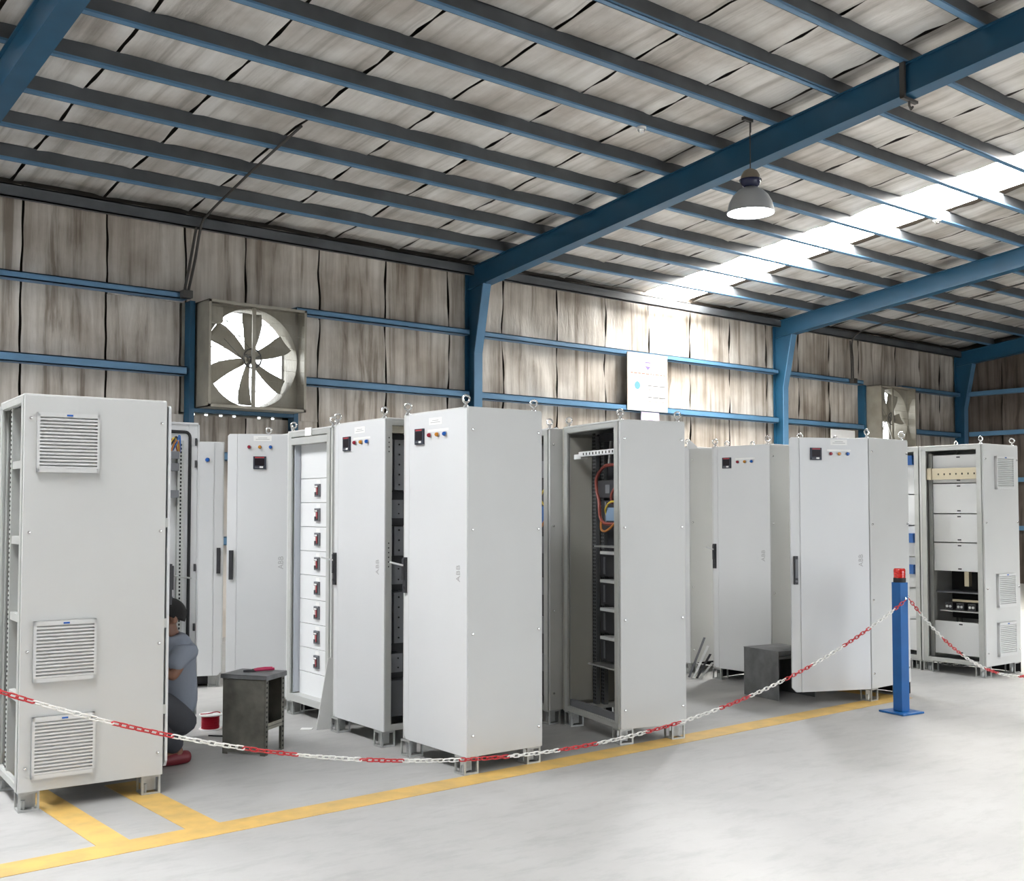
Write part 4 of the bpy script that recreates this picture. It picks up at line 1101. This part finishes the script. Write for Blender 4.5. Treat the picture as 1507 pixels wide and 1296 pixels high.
# ------------------------------------------------------------------ exhaust fans
def fan(f, label, blade0):
    x0, x1, z0, z1 = f; xc, zc_ = (x0 + x1)/2, (z0 + z1)/2; Rf = 0.585; yf, yb = 12.0, 12.62
    T = empty('exhaust_fan', (xc, yf, z0), 0, label, 'fan', 'wall exhaust fans')
    hx, hz = (x1 - x0)/2, (z1 - z0)/2
    mb = MB(); D_ = yb - yf
    for (a0, a1, b0, b1) in ((-hx, -hx + 0.012, 0, 2*hz), (hx - 0.012, hx, 0, 2*hz), (-hx, hx, 0, 0.012), (-hx, hx, 2*hz - 0.012, 2*hz)):
        mb.box(a0, a1, 0, D_, b0, b1)
    # front lip
    for (a0, a1, b0, b1) in ((-hx, -hx + 0.03, 0, 2*hz), (hx - 0.03, hx, 0, 2*hz), (-hx, hx, 0, 0.03), (-hx, hx, 2*hz - 0.03, 2*hz)):
        mb.box(a0, a1, -0.004, 0.004, b0, b1)
    mb.build('housing', M_FAN, T)
    # orifice plate with round hole, set back in the housing
    mb = MB(); n_ = 48; yo = 0.20
    ring, sq = [], []
    for i in range(n_):
        t = 2*math.pi*i/n_; c_, s_ = math.cos(t), math.sin(t)
        ring.append((Rf*c_, yo, hz + Rf*s_)); k_ = 1/max(abs(c_), abs(s_))
        sq.append((hx*0.99*c_*k_, yo, hz + hz*0.99*s_*k_))
    vs = ring + sq + [(p[0], yo + 0.22, p[2]) for p in ring] + [(p[0]*1.015, yo - 0.03, hz + (p[2] - hz)*1.015) for p in ring]
    fs = []
    for i in range(n_):
        j = (i + 1) % n_
        fs += [(i + 3*n_, j + 3*n_, j + n_, i + n_), (i, j, j + 2*n_, i + 2*n_), (i + 3*n_, j + 3*n_, j, i)]
    mb._add(vs, fs); mb.build('orifice_plate', M_FAN, T, smooth=True)
    # blades
    mbb = MB()
    def bl(s, t):
        r = 0.05 + 0.50*s
        half = 0.038 + 0.092*s**0.7 - 0.018*max(0.0, s - 0.85)/0.15
        q = (t - 0.5)*2
        off = 0.05*math.sin(s*2.2)
        pitch = R(38 - 16*s)
        return ((half*q)*math.cos(pitch) + off, -(half*q)*math.sin(pitch) + 0.02*math.sin(math.pi*t), r)
    mbb.grid(bl, 10, 8); me = mbb.mesh('blade', M_FAN, True)
    for k in range(6):
        o = inst('blade', me, T, (0, yo + 0.08, hz), (0, R(blade0 + 60*k), 0))
        sm = o.modifiers.new('thickness', 'SOLIDIFY'); sm.thickness = 0.004
    mb = MB().lathe([(0.0, -0.05), (0.05, -0.05), (0.06, -0.03), (0.06, 0.06), (0.0, 0.06)], (0, yo + 0.07, hz), 20, 'y'); mb.build('hub', M_FAN, T, smooth=True)
    mb = MB().tube([(0.115*math.cos(2*math.pi*i/28), yo - 0.03, hz + 0.115*math.sin(2*math.pi*i/28)) for i in range(28)], 0.010, 6, True)
    for k in range(5):
        t = 2*math.pi*k/5 + 0.3
        mb.obox((0.06*math.cos(t), yo - 0.03, hz + 0.06*math.sin(t)), (0.055*math.cos(t), 0, 0.055*math.sin(t)), (0, 0.006, 0), (-0.014*math.sin(t), 0, 0.014*math.cos(t)))
    mb.build('pulley', M_DARK, T, smooth=True)
    MB().box(-0.022, 0.022, yo - 0.075, yo - 0.055, 0.012, 2*hz - 0.012).build('support_bar', M_FAN, T)
    mb = MB().cyl((-0.45, yo - 0.06, 2*hz - 0.10), (-0.05, yo - 0.045, hz + 0.12), 0.0035, n=6); mb.cyl((-0.38, yo - 0.06, 2*hz - 0.42), (-0.10, yo - 0.045, hz - 0.05), 0.0035, n=6)
    mb.build('belt', M_DARK, T)
    mb = MB().box(-hx + 0.03, -hx + 0.20, yo - 0.16, yo - 0.02, 2*hz - 0.26, 2*hz - 0.06); mb.build('motor', M_FAN, T, bevel=0.02)
    # wire guard over the front
    mb = MB(); r_ = 0.0009
    for k in range(60):
        x = -hx + 0.02 + (2*hx - 0.04)*k/59; mb.box(x - r_, x + r_, 0.001, 0.003, 0.03, 2*hz - 0.03)
    for k in range(9):
        z = 0.06 + (2*hz - 0.12)*k/8; mb.box(-hx + 0.03, hx - 0.03, -0.001, 0.001, z - r_*1.5, z + r_*1.5)
    mb.build('wire_guard', M_FAN, T, kind='stuff')
    # weather shutters outside, standing open
    for k in range(7):
        z = 0.12 + k*(2*hz - 0.24)/6
        MB().obox((0, D_ + 0.03, z), (hx - 0.02, 0, 0), (0, 0.07, 0.004), (0, 0, 0.0015)).build('shutter_blade', M_LOUV, T)
    return T
fan(FAN1, 'large square exhaust fan high on the wall above the left cabinets', 0)
fan(FAN2, 'exhaust fan at the far right of the wall, half hidden by cabinets', 22)

# ------------------------------------------------------------------ high bay lamps
M_GLOW = bpy.data.materials.new('lamp_glow'); M_GLOW.use_nodes = True
bb = M_GLOW.node_tree.nodes['Principled BSDF']; bb.inputs['Base Color'].default_value = (0.8, 0.8, 0.8, 1)
bb.inputs['Emission Color'].default_value = (0.92, 0.95, 1.0, 1); bb.inputs['Emission Strength'].default_value = LAMP_DISC
def high_bay(x, y, zrim, label, power=LAMP_SPOT, angle=112):
    T = empty('pendant_lamp', (x, y, zrim), 0, label, 'lamp', 'high bay pendant lamps')
    prof = [(0.243, -0.012), (0.240, 0.01), (0.218, 0.10), (0.180, 0.17), (0.125, 0.225), (0.075, 0.25), (0.06, 0.262)]
    MB().lathe(prof + [(0.055, 0.262)] + [(r - 0.006, z) for r, z in prof[::-1]] + [(0.243, -0.012)], (0, 0, 0), 36).build('lamp_shade', M_SHADE, T, smooth=True)
    MB().lathe([(0.0, 0.0), (0.232, 0.0), (0.232, 0.006), (0.0, 0.006)], (0, 0, 0), 36).build('diffuser', M_GLOW, T)
    MB().lathe([(0.06, 0.255), (0.09, 0.275), (0.105, 0.31), (0.105, 0.325), (0.115, 0.327), (0.115, 0.337), (0.10, 0.34)], (0, 0, 0), 28).build('ballast_ring', mat('dark_blue_enamel', (0.03, 0.035, 0.08), 0.25), T, smooth=True)
    MB().lathe([(0.10, 0.338), (0.095, 0.38), (0.07, 0.425), (0.03, 0.448), (0.0, 0.45)], (0, 0, 0), 28).build('lamp_cap', M_LAMPCAP, T, smooth=True)
    ztop = zr(y) - zrim
    mb = MB().cyl((0, 0, 0.445), (0, 0, ztop), 0.006, n=8); mb.cyl((0.014, 0, ztop - 0.12), (0.014, 0, ztop), 0.004, n=6)
    mb.build('suspension_cable', M_CONDUIT, T)
    MB().box(-0.11, 0.03, -0.02, 0.02, ztop - 0.012, ztop + 0.02).build('hanger_clamp', M_CONDUIT, T)
    ld = bpy.data.lights.new('lamp_light', 'SPOT'); ld.energy = power; ld.spot_size = R(angle); ld.spot_blend = 0.25; ld.shadow_soft_size = 0.12
    ld.color = (0.95, 0.97, 1.0)
    lo = bpy.data.objects.new('lamp_light', ld); COL.objects.link(lo); lo.parent = T; lo.location = (0, 0, -0.03)
    return T
high_bay(9.11, 7.19, 4.575, 'lit bell-shaped pendant lamp hanging below the middle roof beam', 450.0, 130)
high_bay(9.3, 0.5, 4.575, 'pendant lamp nearer the camera on the right, out of view', 500.0)
high_bay(2.2, 0.5, 4.575, 'assumed pendant lamp behind the camera, added for brightness, out of view')  # unseen lamp, added to raise the brightness

# ------------------------------------------------------------------ conduits, detectors, clamp
def conduit(label, paths, boxc):
    T = empty('conduit', paths[0][0], 0, label, 'conduit')
    o = Vector(paths[0][0])
    for p in paths:
        wire(T, [Vector(q) - o for q in p], 0.016, M_CONDUIT, 'pipe')
    c = Vector(boxc) - o
    MB().box(c.x - 0.06, c.x + 0.06, c.y - 0.05, c.y + 0.05, c.z - 0.045, c.z + 0.045).build('junction_box', M_CONDUIT, T, bevel=0.006)
    return T
def under(x, y): return (x, y, zr(y) - 0.02)
conduit('dark conduit crossing the roof and dropping to the large fan', [[under(5.2, 9.52), under(5.25, 10.4), under(5.32, 11.3), (5.38, 12.0, 4.93), (5.38, 12.22, 4.82), (5.32, 12.25, 4.4), (5.24, 12.25, 4.02)], [(5.33, 12.24, 4.80), (5.27, 12.26, 4.4), (5.20, 12.26, 4.02)]], (5.22, 12.24, 4.0))
conduit('dark conduit crossing the far roof and dropping to the small far fan', [[under(18.3, 6.5), under(18.38, 8.8), under(18.45, 11.3), (18.48, 12.0, 4.90), (18.52, 12.22, 4.75), (18.56, 12.24, 4.4), (18.58, 12.25, 4.0)], [(18.44, 12.22, 4.75), (18.50, 12.24, 4.4), (18.52, 12.25, 4.0)]], (18.57, 12.24, 3.99))
def detector(x, y, label):
    T = empty('smoke_detector', (x, y, zr(y) + 0.004), 0, label, 'detector', 'detectors on the roof purlins')
    MB().lathe([(0.0, 0.0), (0.05, 0.0), (0.05, -0.02), (0.0, -0.02)], (0, 0, 0), 18).build('base', M_TAG, T, smooth=True)
    MB().lathe([(0.03, -0.02), (0.042, -0.026), (0.03, -0.05), (0.0, -0.052)], (0, 0, 0), 18).build('sensor', M_CHROME, T, smooth=True)
detector(8.22, PURL0 - 5*PURLD + 0.03, 'small round detector on a roof purlin left of the hanging lamp')
detector(13.97, PURL0 - 5*PURLD + 0.03, 'small round detector on a roof purlin right of the skylight')
CL = empty('beam_clamp', (9.50, 5.62, zr(5.62)), 0, 'dark strap clamp hooked around the middle roof beam near the top right', 'clamp')
MB().box(-0.125, -0.095, -0.025, 0.025, -0.33, 0.05).build('strap', M_CONDUIT, CL)
MB().box(-0.125, 0.125, -0.02, 0.02, -0.34, -0.315).build('jaw', M_CONDUIT, CL)
MB().tube([(0.0, 0, -0.33), (0.0, 0, -0.38), (0.03, 0, -0.41), (0.06, 0, -0.38)], 0.012, 8).build('hook', M_CONDUIT, CL, smooth=True)

# ------------------------------------------------------------------ posters on the back wall
PO = empty('poster', (12.47, YG - 0.012, 3.09), 0, 'white safety notice with a triangle logo on the bright wall bay', 'poster')
mb = MB().box(0, 0.92, -0.006, 0.0, 0, 0.915); mb.build('board', mat('poster_board', (0.56, 0.54, 0.515), 0.5), PO)
mb = MB(); mb.box(0.0, 0.92, -0.0075, -0.006, 0.90, 0.915); mb.box(0, 0.012, -0.0075, -0.006, 0, 0.915); mb.box(0.06, 0.88, -0.0075, -0.006, 0.50, 0.545)
mb.build('border_print', mat('peach_print', (0.75, 0.52, 0.42), 0.6), PO)
mb = MB().prism([(0.40, 0.715), (0.53, 0.715), (0.465, 0.655)], -0.008, -0.006, 'y'); mb.box(0.40, 0.53, -0.008, -0.006, 0.765, 0.785)
mb.build('logo', mat('purple_print', (0.16, 0.12, 0.30), 0.6), PO)
mb = MB(); rr = random.Random(3); x = 0.08
while x < 0.86:
    w_ = rr.uniform(0.03, 0.10); mb.box(x, min(x + w_, 0.87), -0.008, -0.006, 0.585, 0.603); x += w_ + 0.025
mb.build('heading_print', mat('brown_red_print', (0.42, 0.17, 0.13), 0.6), PO, kind='stuff')
mb = MB()
for z in (0.40, 0.215):
    x = 0.47
    for w_ in (0.08, 0.12, 0.14):
        mb.box(x, x + w_, -0.008, -0.006, z, z + 0.016); mb.box(x, x + w_*0.8, -0.0075, -0.006, z - 0.06, z - 0.052); x += w_ + 0.03
mb.build('text_print', mat('dark_print', (0.13, 0.13, 0.13), 0.6), PO, kind='stuff')
MB().lathe([(0.0, -0.008), (0.062, -0.008), (0.062, -0.006), (0.0, -0.006)], (0.225, 0, 0.40), 24, 'y').build('blue_symbol', mat('blue_print', (0.10, 0.28, 0.55), 0.6), PO)
MB().lathe([(0.0, -0.008), (0.065, -0.008), (0.065, -0.006), (0.0, -0.006)], (0.225, 0, 0.215), 24, 'y').build('pink_symbol', mat('pink_print', (0.72, 0.48, 0.42), 0.6), PO)
P2 = empty('poster', (12.775, YG - 0.012, 2.62), 0, 'small lilac poster with two pale figures, just below the white notice', 'poster')
MB().box(0, 0.42, -0.006, 0, 0, 0.455).build('board', mat('poster_lilac', (0.38, 0.34, 0.46), 0.5), P2)
for x in (0.06, 0.24):
    mb = MB(); mb.prism([(x, 0.02), (x + 0.12, 0.02), (x + 0.13, 0.22), (x + 0.10, 0.33), (x + 0.03, 0.33), (x, 0.22)], -0.0075, -0.006, 'y')
    mb.lathe([(0.0, -0.0075), (0.035, -0.0075), (0.035, -0.006), (0.0, -0.006)], (x + 0.065, 0, 0.37), 14, 'y'); mb.build('figure_print', M_TAG, P2)
SG = MB().box(17.88, 18.66, YG - 0.015, YG - 0.008, 2.55, 3.035).build('sign_board', mat('white_sign', (0.85, 0.85, 0.84), 0.5))
tag(SG, 'plain white board on the wall just above the cabinet with the swung-open door', 'sign')

# ------------------------------------------------------------------ crouching man
M_SKIN = mat('skin', (0.22, 0.105, 0.065), 0.5)
M_SHIRT = mat('grey_blue_shirt', (0.215, 0.24, 0.29), 0.8, bump=0.25, bscale=14)
M_TROU = mat('dark_trousers', (0.045, 0.047, 0.055), 0.85, bump=0.25, bscale=16)
M_SHOE = mat('dark_red_shoe', (0.16, 0.012, 0.02), 0.5)
M_HAIR = mat('black_hair', (0.008, 0.007, 0.007), 0.85, bump=0.3, bscale=120)
def skinned(name, verts, edges, radii, m, parent=None, root=0, sub=2):
    me = bpy.data.meshes.new(name); me.from_pydata(verts, edges, []); me.materials.append(m)
    o = bpy.data.objects.new(name, me); COL.objects.link(o)
    if parent is not None: o.parent = parent
    sk_ = o.modifiers.new('skin', 'SKIN'); sk_.use_smooth_shade = True
    if not me.skin_vertices: 
        bm = bmesh.new(); bm.from_mesh(me); bm.verts.layers.skin.verify(); bm.to_mesh(me); bm.free()
    for i, d in enumerate(me.skin_vertices[0].data):
        r = radii[i]; d.radius = r if isinstance(r, tuple) else (r, r); d.use_root = (i == root)
    sb = o.modifiers.new('sub', 'SUBSURF'); sb.levels = sub; sb.render_levels = sub
    return o
PX, PY = 2.775, 6.54
def pv(x, y, z): return (x, y, z)       # relative to (PX, PY, 0); he faces -x
V = [pv(0.0, 0, 0.27), pv(0.01, 0, 0.42), pv(-0.01, 0, 0.58), pv(-0.03, 0, 0.70), pv(-0.055, 0, 0.765), pv(-0.075, 0, 0.81),   # 0 pelvis .. 5 head base
     pv(-0.08, 0, 0.87), pv(-0.07, 0, 0.935)]                                                                                    # 6 head, 7 crown
E_ = [(i, i + 1) for i in range(7)]
RR = [0.075, 0.075, 0.08, 0.065, 0.045, 0.048, (0.078, 0.088), (0.062, 0.072)]
def add(vs, rs, start):
    i0 = len(V); V.extend(vs); RR.extend(rs)
    E_.append((start, i0)); E_.extend((i0 + i, i0 + i + 1) for i in range(len(vs) - 1))
    return i0
for s_ in (-1, 1):
    la = add([pv(-0.02, s_*0.15, 0.69), pv(-0.10, s_*0.20, 0.53), pv(-0.185, s_*0.12, 0.62), pv(-0.215, s_*0.10, 0.645)], [0.048, 0.042, 0.030, (0.022, 0.034)], 3)
    wr_ = la + 3
    for q, (dy, ln) in enumerate(((-0.026, 0.052), (-0.009, 0.060), (0.009, 0.056), (0.026, 0.045))):
        add([pv(-0.235, s_*0.10 + dy, 0.652 + 0.004*q), pv(-0.235 - ln*0.6, s_*0.10 + dy*1.1, 0.655), pv(-0.235 - ln, s_*0.10 + dy, 0.635)], [0.009, 0.0085, 0.007], wr_)
    add([pv(-0.20, s_*0.10 - s_*0.04, 0.64), pv(-0.23, s_*0.10 - s_*0.055, 0.632)], [0.011, 0.009], wr_)
    add([pv(-0.02, s_*0.10, 0.25), pv(-0.225, s_*0.165, 0.46), pv(-0.16, s_*0.12, 0.22), pv(-0.02, s_*0.11, 0.065), pv(-0.17, s_*0.12, 0.035)], [0.065, 0.055, 0.048, 0.038, 0.033], 0)
# nose, chin
add([pv(-0.165, 0, 0.862), pv(-0.182, 0, 0.852)], [0.018, 0.012], 6)
add([pv(-0.15, 0, 0.80)], [0.030], 5)
body = skinned('person', V, E_, RR, M_SKIN)
body.location = (PX, PY, 0); body.rotation_euler.z = R(-6)
tag(body, 'dark-haired man in a grey-blue shirt crouching behind the leftmost cabinet', 'person')
# ears, eyes, mouth
for s_ in (-1, 1):
    mb = MB().lathe([(0.0, 0.014), (0.016, 0.012), (0.026, 0.004), (0.024, -0.008), (0.0, -0.010)], (0, 0, 0), 14, 'y')
    e = mb.build('ear', M_SKIN, body, smooth=True, loc=(-0.062, s_*0.080, 0.866)); e.scale = (0.75, s_*0.9, 1.2); e.rotation_euler = (0, R(-12), R(s_*12))
    mb = MB().lathe([(0.0, 0.010), (0.007, 0.007), (0.010, 0.0), (0.007, -0.007), (0.0, -0.010)], (0, 0, 0), 12, 'y')
    e = mb.build('eye', M_TAG, body, smooth=True, loc=(-0.148, s_*0.032, 0.876)); e.rotation_euler = (0, 0, R(90))
    MB().lathe([(0.0, 0.0108), (0.0045, 0.0095), (0.0045, 0.006), (0.0, 0.006)], (0, 0, 0), 10, 'y').build('pupil', M_HAIR, e)
mb = MB().obox((-0.163, 0, 0.826), (0.004, 0, 0), (0, 0.024, 0), (0, 0, 0.004)); mb.build('mouth', mat('lip', (0.20, 0.06, 0.05), 0.5), body)
# hair cap
def hair(s, t):
    th = s*2*math.pi
    back = 0.5 + 0.5*math.cos(th)                      # 1 at the nape (+x), 0 at the forehead (-x)
    ph = t*R(62 + 58*back**0.6)
    r = 1.0 + 0.02*math.sin(9*th + 5*t)*t
    return (-0.066 + (0.094 if math.cos(th) > 0 else 0.083)*r*math.sin(ph)*math.cos(th), 0.087*r*math.sin(ph)*math.sin(th), 0.884 + 0.092*r*math.cos(ph))
hr = MB().grid(hair, 32, 14).build('hair', M_HAIR, body, smooth=True)
sm = hr.modifiers.new('thickness', 'SOLIDIFY'); sm.thickness = 0.014; sm.offset = 0
# shirt
SV = [(-0.015, 0, 0.25), (0.008, 0, 0.40), (0.0, 0, 0.58), (-0.025, 0, 0.70), (-0.05, 0, 0.755)]; SE = [(0, 1), (1, 2), (2, 3), (3, 4)]; SR = [0.118, 0.118, 0.122, 0.105, 0.062]
for s_ in (-1, 1):
    i0 = len(SV); SV += [(-0.015, s_*0.155, 0.695), (-0.075, s_*0.185, 0.625), (-0.115, s_*0.195, 0.578)]; SR += [0.074, 0.064, 0.06]; SE += [(3, i0), (i0, i0 + 1), (i0 + 1, i0 + 2)]
skinned('shirt', SV, SE, SR, M_SHIRT, body)
TV = [(0.0, 0, 0.30), (0.0, 0, 0.24)]; TE = [(0, 1)]; TRr = [0.122, 0.122]
for s_ in (-1, 1):
    i0 = len(TV); TV += [(-0.03, s_*0.11, 0.24), (-0.225, s_*0.165, 0.465), (-0.15, s_*0.12, 0.21), (-0.025, s_*0.11, 0.085)]; TRr += [0.108, 0.082, 0.074, 0.062]
    TE += [(1, i0), (i0, i0 + 1), (i0 + 1, i0 + 2), (i0 + 2, i0 + 3)]
skinned('trousers', TV, TE, TRr, M_TROU, body)
for s_ in (-1, 1):
    skinned('shoe', [(0.045, s_*0.11, 0.042), (-0.06, s_*0.115, 0.042), (-0.15, s_*0.12, 0.032), (-0.20, s_*0.12, 0.028)], [(0, 1), (1, 2), (2, 3)], [(0.040, 0.040), (0.042, 0.046), (0.046, 0.032), (0.036, 0.026)], M_SHOE, body)
